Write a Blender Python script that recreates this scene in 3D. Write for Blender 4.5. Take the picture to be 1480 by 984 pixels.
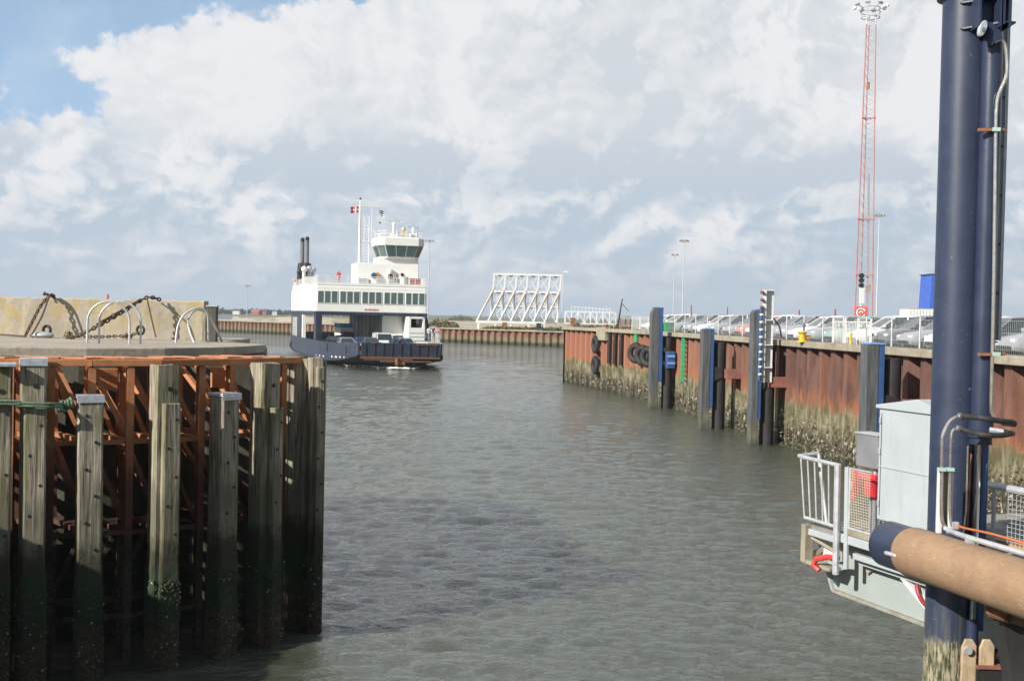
import bpy, math, random
import numpy as np
from mathutils import Vector, Matrix

for _o in list(bpy.data.objects):
    bpy.data.objects.remove(_o, do_unlink=True)
S = bpy.context.scene
COL = S.collection
R_ = math.radians
random.seed(7)

# ------------------------------------------------------------------ camera
FPX, CX, CY = 1700.0, 740.0, 492.0
EYE = Vector((0, 0, 5.8))
PITCH, ROLL = math.atan(36.0 / FPX), 0.022
F_ = Vector((0, math.cos(PITCH), -math.sin(PITCH)))
U0 = Vector((0, math.sin(PITCH), math.cos(PITCH)))
R0 = Vector((1, 0, 0))
RT = (R0 * math.cos(ROLL) + U0 * math.sin(ROLL)).normalized()
UP = RT.cross(F_).normalized()
cam_d = bpy.data.cameras.new('camera')
cam_d.lens = 36.0 * FPX / 1480.0
cam_d.sensor_width = 36.0
cam_d.clip_start = 0.1
cam_d.clip_end = 40000
cam = bpy.data.objects.new('camera', cam_d)
COL.objects.link(cam)
mw = Matrix.Identity(4)
for i in range(3):
    mw[i][0] = RT[i]; mw[i][1] = UP[i]; mw[i][2] = -F_[i]; mw[i][3] = EYE[i]
cam.matrix_world = mw
S.camera = cam

def at(px, py, z=None, Y=None):
    """world point on the sight line of a photo measurement, at a known height or distance"""
    d = F_ * FPX + RT * (px - CX) + UP * (CY - py)
    t = (z - EYE.z) / d.z if z is not None else Y / d.y
    return EYE + d * t

def pix(p):
    v = Vector(p) - EYE
    w = v.dot(F_)
    return (CX + FPX * v.dot(RT) / w, CY - FPX * v.dot(UP) / w)

# ------------------------------------------------------------------ node helper
class G:
    def __init__(s, nt):
        s.nt = nt; s.n = nt.nodes; s.l = nt.links
    def _in(s, sock, v):
        if v is None: return
        if isinstance(v, bpy.types.NodeSocket): s.l.new(v, sock)
        else:
            if isinstance(v, (tuple, list)) and len(v) == 3 and sock.type == 'RGBA': v = (*v, 1)
            sock.default_value = v
    def m(s, op, a, b=None, c=None, clamp=False):
        n = s.n.new('ShaderNodeMath'); n.operation = op; n.use_clamp = clamp
        s._in(n.inputs[0], a); s._in(n.inputs[1], b); s._in(n.inputs[2], c)
        return n.outputs[0]
    def add(s, a, b): return s.m('ADD', a, b)
    def mul(s, a, b): return s.m('MULTIPLY', a, b)
    def sub(s, a, b): return s.m('SUBTRACT', a, b)
    def mx(s, a, b): return s.m('MAXIMUM', a, b)
    def mn(s, a, b): return s.m('MINIMUM', a, b)
    def ss(s, v, lo, hi):
        n = s.n.new('ShaderNodeMapRange'); n.interpolation_type = 'SMOOTHSTEP'
        s._in(n.inputs[0], v); s._in(n.inputs[1], lo); s._in(n.inputs[2], hi)
        return n.outputs[0]
    def lin(s, v, lo, hi, a=0., b=1.):
        n = s.n.new('ShaderNodeMapRange'); n.clamp = True
        s._in(n.inputs[0], v); s._in(n.inputs[1], lo); s._in(n.inputs[2], hi); s._in(n.inputs[3], a); s._in(n.inputs[4], b)
        return n.outputs[0]
    def noise(s, vec, scale, detail=4, rough=.55, dist=0., col=False, dim2=False):
        n = s.n.new('ShaderNodeTexNoise')
        s._in(n.inputs['Vector'], vec); n.inputs['Scale'].default_value = scale
        n.inputs['Detail'].default_value = detail; n.noise_dimensions = '2D' if dim2 else '3D'; n.inputs['Roughness'].default_value = rough
        n.inputs['Distortion'].default_value = dist
        return n.outputs[1 if col else 0]
    def voro(s, vec, scale, feat='F1', out=0, rnd=1.):
        n = s.n.new('ShaderNodeTexVoronoi'); n.feature = feat
        s._in(n.inputs['Vector'], vec); n.inputs['Scale'].default_value = scale; n.inputs['Randomness'].default_value = rnd
        return n.outputs[out]
    def mix(s, f, a, b, bt='MIX'):
        n = s.n.new('ShaderNodeMix'); n.data_type = 'RGBA'; n.blend_type = bt; n.clamp_factor = True
        s._in(n.inputs[0], f); s._in(n.inputs[6], a); s._in(n.inputs[7], b)
        return n.outputs[2]
    def pos(s): return s.n.new('ShaderNodeNewGeometry').outputs['Position']
    def nrm(s): return s.n.new('ShaderNodeNewGeometry').outputs['Normal']
    def obj(s): return s.n.new('ShaderNodeTexCoord').outputs['Object']
    def sep(s, v):
        n = s.n.new('ShaderNodeSeparateXYZ'); s._in(n.inputs[0], v); return n.outputs
    def comb(s, x, y, z):
        n = s.n.new('ShaderNodeCombineXYZ'); s._in(n.inputs[0], x); s._in(n.inputs[1], y); s._in(n.inputs[2], z); return n.outputs[0]
    def sc(s, v, k):
        n = s.n.new('ShaderNodeVectorMath'); n.operation = 'MULTIPLY'; s._in(n.inputs[0], v); n.inputs[1].default_value = k; return n.outputs[0]
    def off(s, v, k):
        n = s.n.new('ShaderNodeVectorMath'); n.operation = 'ADD'; s._in(n.inputs[0], v); s._in(n.inputs[1], k); return n.outputs[0]
    def rnd(s): return s.n.new('ShaderNodeObjectInfo').outputs['Random']
    def bump(s, h, strength=.3, dist=.02, nrm=None):
        n = s.n.new('ShaderNodeBump'); n.inputs['Strength'].default_value = strength; n.inputs['Distance'].default_value = dist
        s._in(n.inputs['Height'], h); s._in(n.inputs['Normal'], nrm); return n.outputs[0]

def newmat(name):
    m = bpy.data.materials.new(name); m.use_nodes = True
    g = G(m.node_tree); b = m.node_tree.nodes['Principled BSDF']
    return m, g, b

def paint(name, col, rough=.5, var=.12, scale=2., metal=0., bump=.15, dirt=None, dirt_amt=.0, streak=True, bscale=30, spec=None):
    """painted / plain surface with tonal variation, faint streaks and dirt"""
    m, g, b = newmat(name)
    p = g.obj()
    n1 = g.noise(p, scale, 5, .6)
    dark = tuple(c * (1 - var * 1.6) for c in col); light = tuple(min(1, c * (1 + var)) for c in col)
    c = g.mix(g.lin(n1, .3, .7), dark, light)
    if dirt_amt > 0:
        sp = g.sc(p, (3., 3., .35)) if streak else p
        n2 = g.noise(sp, scale * 1.7, 6, .7)
        c = g.mix(g.mul(g.ss(n2, .52, .72), dirt_amt), c, dirt or (.12, .08, .05))
    g._in(b.inputs['Base Color'], c)
    b.inputs['Metallic'].default_value = metal
    g._in(b.inputs['Roughness'], g.lin(n1, .2, .8, max(.03, rough - .08), min(1, rough + .1)))
    if spec is not None: b.inputs['Specular IOR Level'].default_value = spec
    if bump: g._in(b.inputs['Normal'], g.bump(g.noise(p, bscale, 4, .6), bump, .01))
    return m

# ------------------------------------------------------------------ world, sun, exposure
SUN_K, SUN_EL = 1.2, R_(29)
Lh = Vector((SUN_K, 1.0, 0)).normalized()
LIGHT = Vector((Lh.x * math.cos(SUN_EL), Lh.y * math.cos(SUN_EL), -math.sin(SUN_EL)))
sun_d = bpy.data.lights.new('sun', 'SUN'); sun_d.energy = 4.8; sun_d.angle = R_(.53); sun_d.color = (1, .95, .87)
sun = bpy.data.objects.new('sun', sun_d); COL.objects.link(sun)
sun.rotation_euler = LIGHT.to_track_quat('-Z', 'Y').to_euler(); sun.location = (-30, -20, 40)

W = bpy.data.worlds.new('World'); S.world = W; W.use_nodes = True
g = G(W.node_tree); nt = W.node_tree
bg = nt.nodes['Background']
sky = nt.nodes.new('ShaderNodeTexSky'); sky.sky_type = 'NISHITA'; sky.sun_disc = False
sky.sun_elevation = SUN_EL; sky.sun_rotation = math.atan2(-LIGHT.x, -LIGHT.y)
sky.air_density = 1.0; sky.dust_density = .8; sky.ozone_density = 1.2
d = nt.nodes.new('ShaderNodeTexCoord').outputs['Generated']
x, y, z = g.sep(d)
az = g.m('ARCTAN2', x, y)
el = g.m('ARCSINE', z)
# angular cloud coordinates, flattened toward the horizon
X = g.mul(az, 17.0); E = g.mul(el, 17.0)          # hundred photo pixels per unit
Es = g.m('POWER', g.mx(E, 0.), .8)
v = g.comb(X, g.mul(Es, 1.9), 0.)
warp = g.noise(v, .55, 5, .55, col=True, dim2=True)
vw = g.off(v, g.sc(g.off(warp, (-.5, -.5, -.5)), (1.1, .8, 0)))
nbig = g.noise(vw, .33, 7, .55, dim2=True)
nmid = g.noise(g.off(vw, (3.3, 1.2, 0)), .85, 6, .6, dim2=True)
nfin = g.noise(g.off(vw, (7.3, 5.2, 0)), 2.6, 5, .6, dim2=True)
# upper-left clear sky, edge of the great cumulus (units: hundreds of pixels; horizon at E=0)
edge = g.add(g.mul(g.sub(g.noise(g.comb(X, E, 0.), .75, 2, .5), .5), 1.0), g.add(g.mul(g.sub(g.noise(g.comb(X, E, 2.), 2.1, 6, .62), .5), .75), g.mul(g.sub(nfin, .5), .2)))
# y_px = 4.5 - E ; x_px = 7.4 + X
yp = g.sub(4.45, E); xp = g.add(X, 7.4)
d1 = g.sub(g.sub(1.16, g.mul(g.sub(xp, 1.0), .27)), yp)
d2 = g.mn(g.mul(g.sub(g.add(1.12, g.mul(g.sub(yp, .85), .5)), xp), .87), g.sub(1.93, yp))
sd = g.add(g.mn(g.mx(d1, d2), .9), edge)
def dens(vec):
    a_ = g.noise(vec, .8, 6, .54, dim2=True); b_ = g.noise(vec, 2.6, 4, .6, dim2=True)
    return g.add(a_, g.mul(g.sub(b_, .5), .30))
vd = g.off(vw, (3.3, 1.2, 0))
D0 = dens(vd); D1 = dens(g.off(vd, (-.13, .17, 0)))
rel = g.m('MAXIMUM', g.mn(g.mul(g.sub(D0, D1), 2.2), .3), -.3)
sd = g.sub(sd, g.mul(g.sub(D0, .5), .55))
blue = g.ss(sd, -.05, .13)
hi = g.ss(el, .27, .31)
gen = g.ss(nbig, .26, .40)
blue = g.mul(blue, g.sub(1., g.mul(hi, gen)))
# brightness of the cloud
low = g.ss(E, 2.9, 2.1)       # below the big cloud base
body = g.add(.90, g.mul(rel, .85)); body = g.add(body, g.add(g.mul(g.sub(nbig, .5), .9), g.mul(g.sub(nmid, .5), .8)))
rt = g.add(.35, g.mul(g.ss(xp, 5.8, 9.), .8))
body = g.sub(body, g.mul(rt, g.add(g.mul(g.ss(nmid, .52, .40), .55), g.mul(g.ss(nbig, .54, .44), .35))))
base_dark = g.mul(g.mul(g.ss(g.m('ABSOLUTE', g.sub(g.add(E, g.mul(g.sub(nmid, .5), .8)), 2.05)), .6, .0), .5), g.ss(xp, 2.6, 4.5))
rows = g.add(.16, g.add(g.mul(g.ss(D0, .42, .64), .62), g.add(g.mul(g.sub(nbig, .5), 1.3), g.mul(rel, 1.1))))
rows = g.m('MULTIPLY', rows, g.ss(E, -.2, 1.3), clamp=True)
t = g.sub(g.add(g.mul(body, g.sub(1., low)), g.mul(rows, low)), base_dark)
t = g.m('MAXIMUM', g.mn(t, 1.), 0.)
greyblue = g.mix(g.ss(E, 1.2, 3.2), (.50, .595, .70), (.64, .68, .73))
cloud = g.mix(t, greyblue, (.83, .84, .86))
# thin veil inside the blue
nish = g.sc(sky.outputs[0], (.095, .095, .095))
veil = g.mix(g.add(.22, g.mul(g.ss(nmid, .45, .75), .2)), nish, (.52, .66, .86))
clear = g.mix(g.ss(el, .05, .5), (.37, .56, .80), veil)
clear = g.mix(g.mul(g.ss(g.add(nbig, g.mul(nmid, .4)), .62, .95), .3), clear, (.7, .78, .88))
colr = g.mix(blue, cloud, clear)
# overhead and behind: a dimmer mix of sky and cloud
far = g.mx(g.ss(el, .75, 1.1), g.ss(y, .1, -.25))
colr = g.mix(far, colr, g.mix(g.mul(g.ss(nbig, .45, .65), .6), g.sc(nish, (.8, .8, .8)), (.5, .53, .58)))
nt.links.new(colr, bg.inputs[0]); bg.inputs[1].default_value = .73
S.view_settings.view_transform = 'Standard'; S.view_settings.look = 'None'
S.view_settings.exposure = 0.50; S.view_settings.gamma = 1.0
S.view_settings.use_curve_mapping = False
S.cycles.max_bounces = 6; S.cycles.diffuse_bounces = 3; S.cycles.glossy_bounces = 3; S.cycles.transmission_bounces = 4
S.cycles.transparent_max_bounces = 8; S.cycles.caustics_reflective = False; S.cycles.caustics_refractive = False
S.cycles.use_denoising = True
S.cycles.sample_clamp_indirect = 4.0

# ------------------------------------------------------------------ mesh helper
class MB:
    def __init__(s): s.v = []; s.f = []; s.mi = []; s.cur = 0
    def _a(s, vs, fs):
        o = len(s.v); s.v += [tuple(p) for p in vs]
        s.f += [tuple(i + o for i in f) for f in fs]; s.mi += [s.cur] * len(fs); return s
    def box(s, c, size, rot=None):
        hx, hy, hz = size[0] / 2, size[1] / 2, size[2] / 2
        vs = [Vector((a * hx, b * hy, e * hz)) for e in (-1, 1) for a, b in ((-1, -1), (1, -1), (1, 1), (-1, 1))]
        if rot is not None:
            m = Matrix.Rotation(rot, 3, 'Z') if isinstance(rot, (int, float)) else rot
            vs = [m @ p for p in vs]
        c = Vector(c)
        return s._a([p + c for p in vs], [(3, 2, 1, 0), (4, 5, 6, 7), (0, 1, 5, 4), (1, 2, 6, 5), (2, 3, 7, 6), (3, 0, 4, 7)])
    def bar(s, p, q, w, h=None, up=(0, 0, 1)):
        p, q = Vector(p), Vector(q); h = h or w
        d = q - p; L = d.length; d.normalize(); up = Vector(up)
        if abs(d.dot(up)) > .98: up = Vector((0, 1, 0)) if abs(d.y) < .9 else Vector((1, 0, 0))
        sx = d.cross(up).normalized(); uz = sx.cross(d).normalized()
        m = Matrix((sx, d, uz)).transposed()
        return s.box((p + q) / 2, (w, L, h), m)
    def tube(s, path, r, n=10, cap=True, close=False):
        path = [Vector(p) for p in path]; k = len(path)
        rr = r if isinstance(r, (list, tuple)) else [r] * k
        rings = []; prev = None
        for i, p in enumerate(path):
            if close: t = (path[(i + 1) % k] - path[i - 1])
            else: t = path[min(i + 1, k - 1)] - path[max(i - 1, 0)]
            t.normalize()
            if prev is None:
                a = Vector((0, 0, 1)) if abs(t.z) < .9 else Vector((1, 0, 0))
                u = t.cross(a).normalized()
            else:
                u = (prev - t * prev.dot(t)).normalized()
            prev = u; w = t.cross(u)
            rings.append([p + (u * math.cos(2 * math.pi * j / n) + w * math.sin(2 * math.pi * j / n)) * rr[i] for j in range(n)])
        vs = [q for rg in rings for q in rg]; fs = []
        for i in range(k if close else k - 1):
            a, b = i * n, ((i + 1) % k) * n
            for j in range(n):
                fs.append((a + j, a + (j + 1) % n, b + (j + 1) % n, b + j))
        if cap and not close:
            fs.append(tuple(reversed(range(n)))); fs.append(tuple(range((k - 1) * n, k * n)))
        return s._a(vs, fs)
    def ext(s, poly, vec):
        vec = Vector(vec); n = len(poly); a = [Vector(p) for p in poly]
        return s._a(a + [p + vec for p in a], [tuple(reversed(range(n))), tuple(range(n, 2 * n))] + [(i, (i + 1) % n, n + (i + 1) % n, n + i) for i in range(n)])
    def quad(s, a, b, c, d): return s._a([a, b, c, d], [(0, 1, 2, 3)])
    def loft(s, rings, cap=True, close=True):
        n = len(rings[0]); vs = [p for r in rings for p in r]; fs = []
        for i in range(len(rings) - 1):
            for j in range(n if close else n - 1):
                fs.append((i * n + j, i * n + (j + 1) % n, (i + 1) * n + (j + 1) % n, (i + 1) * n + j))
        if cap: fs.append(tuple(reversed(range(n)))); fs.append(tuple(range((len(rings) - 1) * n, len(rings) * n)))
        return s._a(vs, fs)
    def sphere(s, c, r, seg=10, rg=7, sq=(1, 1, 1)):
        c = Vector(c); rings = []
        for i in range(rg + 1):
            th = math.pi * (i + .001) / (rg + .002)
            rings.append([c + Vector((math.sin(th) * math.cos(2 * math.pi * j / seg) * sq[0], math.sin(th) * math.sin(2 * math.pi * j / seg) * sq[1], -math.cos(th) * sq[2])) * r for j in range(seg)])
        return s.loft(rings)
    def build(s, name, mat, parent=None, smooth=False, bevel=0., world=False, label=None, **tags):
        me = bpy.data.meshes.new(name)
        vs = s.v
        if world and parent is not None:
            iv = XF[parent.name].inverted(); vs = [tuple(iv @ Vector(p)) for p in vs]
        me.from_pydata(vs, [], s.f)
        ms = mat if isinstance(mat, (list, tuple)) else [mat]
        for m in ms: me.materials.append(m)
        if len(ms) > 1: me.polygons.foreach_set('material_index', s.mi)
        if smooth: me.polygons.foreach_set('use_smooth', [len(p.vertices) <= 4 for p in me.polygons])
        o = bpy.data.objects.new(name, me); COL.objects.link(o)
        if smooth:
            try: me.set_sharp_from_angle(angle=R_(40))
            except Exception: pass
        if parent is not None: o.parent = parent
        XF[o.name] = XF.get(parent.name, Matrix.Identity(4)) if parent is not None else Matrix.Identity(4)
        if bevel:
            b = o.modifiers.new('bevel', 'BEVEL'); b.width = bevel; b.segments = 2; b.limit_method = 'ANGLE'; b.angle_limit = R_(35)
        if label: o['label'] = label
        for k_, v_ in tags.items(): o[k_] = v_
        return o
XF = {}

def thing(name, label, cat, loc=(0, 0, 0), rz=0., group=None):
    o = bpy.data.objects.new(name, None); COL.objects.link(o); o.empty_display_size = .3
    o.location = loc; o.rotation_euler = (0, 0, rz)
    XF[o.name] = Matrix.Translation(Vector(loc)) @ Matrix.Rotation(rz, 4, 'Z')
    o['label'] = label; o['category'] = cat
    if group: o['group'] = group
    return o
def tag(o, label, cat, group=None):
    o['label'] = label; o['category'] = cat
    if group: o['group'] = group
    return o
def dup(root, loc, rz, label, group=None):
    r = root.copy(); COL.objects.link(r); r.location = loc; r.rotation_euler = (0, 0, rz)
    r['label'] = label
    if group: r['group'] = group
    for ch in list(root.children):
        c = ch.copy(); COL.objects.link(c); c.parent = r
        for gc in list(ch.children):
            d_ = gc.copy(); COL.objects.link(d_); d_.parent = c
    return r
def torus_pts(c, r, axis, n=20, a0=0., a1=2 * math.pi):
    c = Vector(c); axis = Vector(axis).normalized()
    a = Vector((0, 0, 1)) if abs(axis.z) < .9 else Vector((1, 0, 0))
    u = axis.cross(a).normalized(); w = axis.cross(u)
    return [c + (u * math.cos(a0 + (a1 - a0) * i / n) + w * math.sin(a0 + (a1 - a0) * i / n)) * r for i in range(n)]
def arc(pts, n=6):
    """smooth a polyline with a Catmull-Rom curve"""
    p = [Vector(q) for q in pts]; out = []
    for i in range(len(p) - 1):
        a, b, c, d = p[max(i - 1, 0)], p[i], p[i + 1], p[min(i + 2, len(p) - 1)]
        for k in range(n):
            t = k / n
            out.append(.5 * ((2 * b) + (c - a) * t + (2 * a - 5 * b + 4 * c - d) * t * t + (3 * b - a - 3 * c + d) * t ** 3))
    out.append(p[-1]); return out
# ------------------------------------------------------------------ materials of the place
def mat_water():
    m, g, b = newmat('harbour_water')
    p = g.pos()
    big = g.noise(g.sc(p, (1, .4, 1)), .035, 4, .6)
    g._in(b.inputs['Base Color'], g.mix(g.lin(big, .35, .65), (.056, .066, .038), (.048, .061, .040)))
    b.inputs['Roughness'].default_value = .035
    b.inputs['IOR'].default_value = 2.6
    w1 = g.noise(g.sc(p, (1, 2.3, 1)), 3.4, 5, .62, .4)
    w2 = g.noise(g.sc(p, (1, 2.2, 1)), 9., 4, .6, .3)
    calm = g.lin(big, .35, .6, .55, 1.2)
    h = g.mul(g.add(g.mul(w1, .076), g.mul(w2, .042)), calm)
    n = g.n.new('ShaderNodeBump'); n.inputs['Strength'].default_value = 1.; n.inputs['Distance'].default_value = 1.
    g._in(n.inputs['Height'], h); g._in(b.inputs['Normal'], n.outputs[0])
    return m

def growth_zone(g, dry, seed=0., top=1.9, orange=None, green=.5, var=.5):
    """dry colour above the tide, algae band, mussels and oysters below; heights are world z. returns colour, height"""
    p = g.pos(); z = g.sep(p)[2]
    n = g.noise(g.sc(p, (1.2, 1.2, .5)), 1.7, 5, .65)
    zz = g.add(z, g.mul(g.sub(n, .5), var * 3.2))
    c = dry
    if orange is not None:
        c = g.mix(g.mul(g.ss(zz, top + 1.1, top + .1), g.lin(g.noise(g.sc(p, (3, 3, .3)), 2.2, 4, .6), .40, .60, .1, .85)), c, orange)
    alg = g.mix(g.ss(g.noise(g.sc(p, (1, 1, .3)), 3.0, 5, .65), .38, .62), (.09, .085, .038), (.255, .225, .145))
    c = g.mix(g.ss(zz, top + .45, top - .15), c, alg)
    cell = g.voro(g.sc(p, (1, 1, .6)), 9., out=1)
    ed = g.voro(g.sc(p, (1, 1, .6)), 9.)
    shells = g.mix(g.ss(g.sep(cell)[0], .80, .86), g.mix(g.sep(cell)[1], (.055, .045, .026), (.17, .145, .09)), (.42, .39, .30))
    shells = g.mix(g.ss(ed, .35, .7), shells, (.035, .03, .018))
    c = g.mix(g.ss(zz, top - .55, top - 1.25), c, shells)
    c = g.mix(g.mul(g.ss(z, .55, .0), .75), c, (.022, .024, .012))
    h = g.mul(g.ss(zz, top - .2, top - .7), g.sub(1., ed))
    return c, h, zz

def mat_sheet(name='rusty_sheet_pile', purple=1.):
    m, g, b = newmat(name)
    p = g.pos(); z = g.sep(p)[2]; y = g.sep(p)[1]
    n = g.noise(g.sc(p, (1, 1, .18)), 2.4, 6, .68)
    c = g.mix(g.ss(n, .34, .66), (.090, .042, .032), (.172, .088, .068))
    o = g.noise(g.sc(p, (1, 1, .3)), .9, 5, .6)
    c = g.mix(g.mul(g.ss(o, .50, .66), .35), c, (.26, .10, .05))
    # the farther stretch of wall has lost its coating: brighter rust
    c = g.mix(g.mul(g.ss(g.add(y, g.mul(o, 10)), 62, 84), .85 * purple), c, (.33, .14, .082))
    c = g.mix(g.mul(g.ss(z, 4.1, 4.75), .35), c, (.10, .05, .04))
    c, h, zz = growth_zone(g, c, top=2.0, orange=(.36, .135, .05))
    g._in(b.inputs['Base Color'], c); b.inputs['Roughness'].default_value = .85
    hh = g.add(g.mul(h, 3.), g.noise(p, 14., 5, .65))
    g._in(b.inputs['Normal'], g.bump(hh, .7, .03))
    return m

def mat_far_sheet():
    m, g, b = newmat('far_sheet_pile')
    p = g.pos(); z = g.sep(p)[2]
    n = g.noise(g.sc(p, (1, 1, .25)), 1.2, 5, .65)
    c = g.mix(g.ss(n, .35, .65), (.13, .058, .04), (.26, .12, .08))
    zz = g.add(z, g.mul(g.sub(n, .5), 1.0))
    c = g.mix(g.ss(zz, 1.9, 1.2), c, (.17, .145, .085))
    c = g.mix(g.ss(zz, .9, .3), c, (.045, .042, .02))
    g._in(b.inputs['Base Color'], c); b.inputs['Roughness'].default_value = .9
    return m

def mat_concrete(name, a=(.20, .185, .155), b2=(.34, .31, .26), lichen=0., dark_low=False):
    m, g, b = newmat(name)
    p = g.pos()
    n = g.noise(p, 1.3, 7, .65); n2 = g.noise(p, 9., 6, .7)
    c = g.mix(g.lin(n, .3, .7), a, b2)
    c = g.mix(g.mul(g.ss(n2, .5, .72), .45), c, tuple(k * .45 for k in a))
    st = g.noise(g.sc(p, (2.5, 2.5, .25)), 2.3, 5, .6)
    c = g.mix(g.mul(g.ss(st, .5, .72), .35), c, tuple(k * .5 for k in a))
    if lichen:
        z = g.sep(p)[2]
        l = g.mul(g.ss(g.add(g.mul(g.noise(p, 17., 6, .75), .55), g.mul(g.noise(p, 2.5, 4, .6), .45)), .47, .56), g.ss(g.add(z, g.mul(n, .9)), 5.2, 6.15))
        c = g.mix(g.mul(l, lichen), c, (.43, .32, .11))
        l2 = g.mul(g.ss(g.noise(g.off(p, (5, 2, 1)), 3.4, 6, .7), .52, .68), .5)
        c = g.mix(g.mul(l2, .5), c, (.40, .33, .17))
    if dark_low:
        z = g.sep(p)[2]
        c = g.mix(g.ss(g.add(z, g.mul(n, 1.5)), 3.6, 2.2), c, (.03, .035, .018))  # low core darkened in colour to deepen the shade behind the piles
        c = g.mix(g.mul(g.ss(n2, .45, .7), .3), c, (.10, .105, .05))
    g._in(b.inputs['Base Color'], c); b.inputs['Roughness'].default_value = .92
    g._in(b.inputs['Normal'], g.bump(g.add(g.mul(n2, 1.), g.mul(n, 1.)), .5, .025))
    return m

def mat_timber():
    m, g, b = newmat('weathered_timber')
    p = g.pos(); z = g.sep(p)[2]
    gr = g.noise(g.off(g.sc(g.obj(), (14, 14, .7)), g.comb(g.mul(g.rnd(), 40), 0., g.mul(g.rnd(), 25))), 1.6, 7, .68, .6)
    wide = g.noise(g.sc(p, (3, 3, .6)), 1.1, 5, .6)
    c = g.mix(g.ss(gr, .30, .68), (.085, .070, .045), (.47, .42, .32))
    c = g.mix(g.mul(g.ss(wide, .47, .64), .72), c, (.14, .14, .05))
    c = g.mix(g.mul(g.ss(g.noise(g.sc(p, (30, 30, 1)), 1., 3, .6), .6, .66), .8), c, (.02, .018, .014))
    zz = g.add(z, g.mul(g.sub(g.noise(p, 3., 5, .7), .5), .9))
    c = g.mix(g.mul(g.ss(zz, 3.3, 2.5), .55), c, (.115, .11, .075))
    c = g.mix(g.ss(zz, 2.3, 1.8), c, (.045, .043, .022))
    moss = g.mix(g.noise(p, 30, 4, .7), (.008, .028, .009), (.030, .085, .028))
    c = g.mix(g.mul(g.ss(zz, 1.62, 1.45), g.lin(g.noise(p, 7, 4, .6), .35, .6, .35, 1.)), c, moss)
    c = g.mix(g.ss(zz, .9, .5), c, g.mix(g.voro(p, 26., out=1), (.03, .022, .012), (.14, .10, .055)))
    g._in(b.inputs['Base Color'], c); b.inputs['Roughness'].default_value = .86
    hh = g.add(g.mul(gr, 1.), g.mul(g.mul(g.ss(zz, 2.0, 1.6), g.noise(p, 38, 4, .7)), 3.))
    g._in(b.inputs['Normal'], g.bump(hh, .7, .02))
    return m

def mat_orange_steel():
    m, g, b = newmat('rust_orange_steel')
    p = g.pos(); z = g.sep(p)[2]
    n = g.noise(p, 3.2, 6, .65); n2 = g.noise(p, 14, 5, .7)
    c = g.mix(g.lin(n, .3, .7), (.36, .135, .05), (.58, .255, .115))
    c = g.mix(g.mul(g.ss(n2, .55, .75), .5), c, (.17, .06, .03))
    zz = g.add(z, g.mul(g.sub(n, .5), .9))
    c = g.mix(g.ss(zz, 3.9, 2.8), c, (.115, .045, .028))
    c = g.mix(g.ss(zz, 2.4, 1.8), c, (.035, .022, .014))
    c = g.mix(g.mul(g.ss(zz, 1.8, 1.5), .8), c, g.mix(g.voro(p, 24., out=1), (.015, .012, .008), (.10, .08, .045)))
    g._in(b.inputs['Base Color'], c); b.inputs['Roughness'].default_value = .8
    g._in(b.inputs['Normal'], g.bump(n2, .5, .012))
    return m

def mat_blue_pile():
    """navy coated steel column standing in the tide"""
    m, g, b = newmat('navy_column_paint')
    p = g.pos(); z = g.sep(p)[2]
    n = g.noise(p, 2.2, 6, .6)
    c = g.mix(g.lin(n, .3, .7), (.020, .029, .060), (.031, .043, .080))
    st = g.noise(g.sc(p, (6, 6, .5)), 2., 5, .65)
    c = g.mix(g.mul(g.ss(g.add(z, g.mul(n, 1.)), 3.3, 2.2), g.mul(g.ss(st, .4, .65), .6)), c, (.12, .115, .09))
    c = g.mix(g.mul(g.ss(st, .6, .8), .12), c, (.2, .2, .22))
    zz = g.add(z, g.mul(g.sub(g.noise(g.sc(p, (3, 3, 1)), 3., 4, .6), .5), .45))
    w = g.ss(zz, 1.85, 1.72)
    gr = g.noise(g.sc(p, (9, 9, 1.2)), 4., 5, .7)
    c = g.mix(w, c, g.mix(g.ss(gr, .38, .62), (.035, .04, .018), (.36, .33, .22)))
    ru = g.mul(g.ss(g.noise(g.sc(p, (16, 16, .8)), 1.6, 4, .6), .62, .72), g.ss(g.noise(p, 1.4, 3, .6), .5, .62))
    c = g.mix(g.mul(ru, .55), c, (.13, .075, .05))
    sc_ = g.ss(g.noise(g.sc(p, (9, 9, 22)), 2.2, 3, .5), .70, .73)
    c = g.mix(g.mul(sc_, .6), c, (.20, .21, .24))
    g._in(b.inputs['Base Color'], c)
    g._in(b.inputs['Roughness'], g.add(.40, g.add(g.mul(w, .55), g.mul(n, .12))))
    g._in(b.inputs['Normal'], g.bump(g.add(g.mul(g.mul(w, gr), 2.), g.mul(g.noise(p, 5, 4, .6), .15)), .5, .03))
    return m

def mat_fender_face():
    """grey composite fender face boards with wear and tide growth"""
    m, g, b = newmat('fender_board')
    p = g.pos(); z = g.sep(p)[2]
    n = g.noise(g.sc(p, (5, 5, .4)), 1.7, 6, .7)
    c = g.mix(g.ss(n, .35, .65), (.055, .063, .074), (.140, .150, .165))
    c = g.mix(g.mul(g.ss(g.noise(g.sc(p, (2, 2, .15)), 2., 3, .5), .58, .66), .45), c, (.18, .13, .09))
    c0 = c; c, h, zz = growth_zone(g, c, top=.75, var=.2); c = g.mix(.55, c, g.mix(.5, c0, (.05, .05, .03)))
    g._in(b.inputs['Base Color'], c); b.inputs['Roughness'].default_value = .7
    wv = g.m('FRACT', g.mul(z, 2.6)); gap = g.ss(wv, .93, .97)
    g._in(b.inputs['Normal'], g.bump(g.sub(g.add(g.mul(h, 2.), g.mul(n, .5)), gap), .5, .02))
    return m

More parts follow.
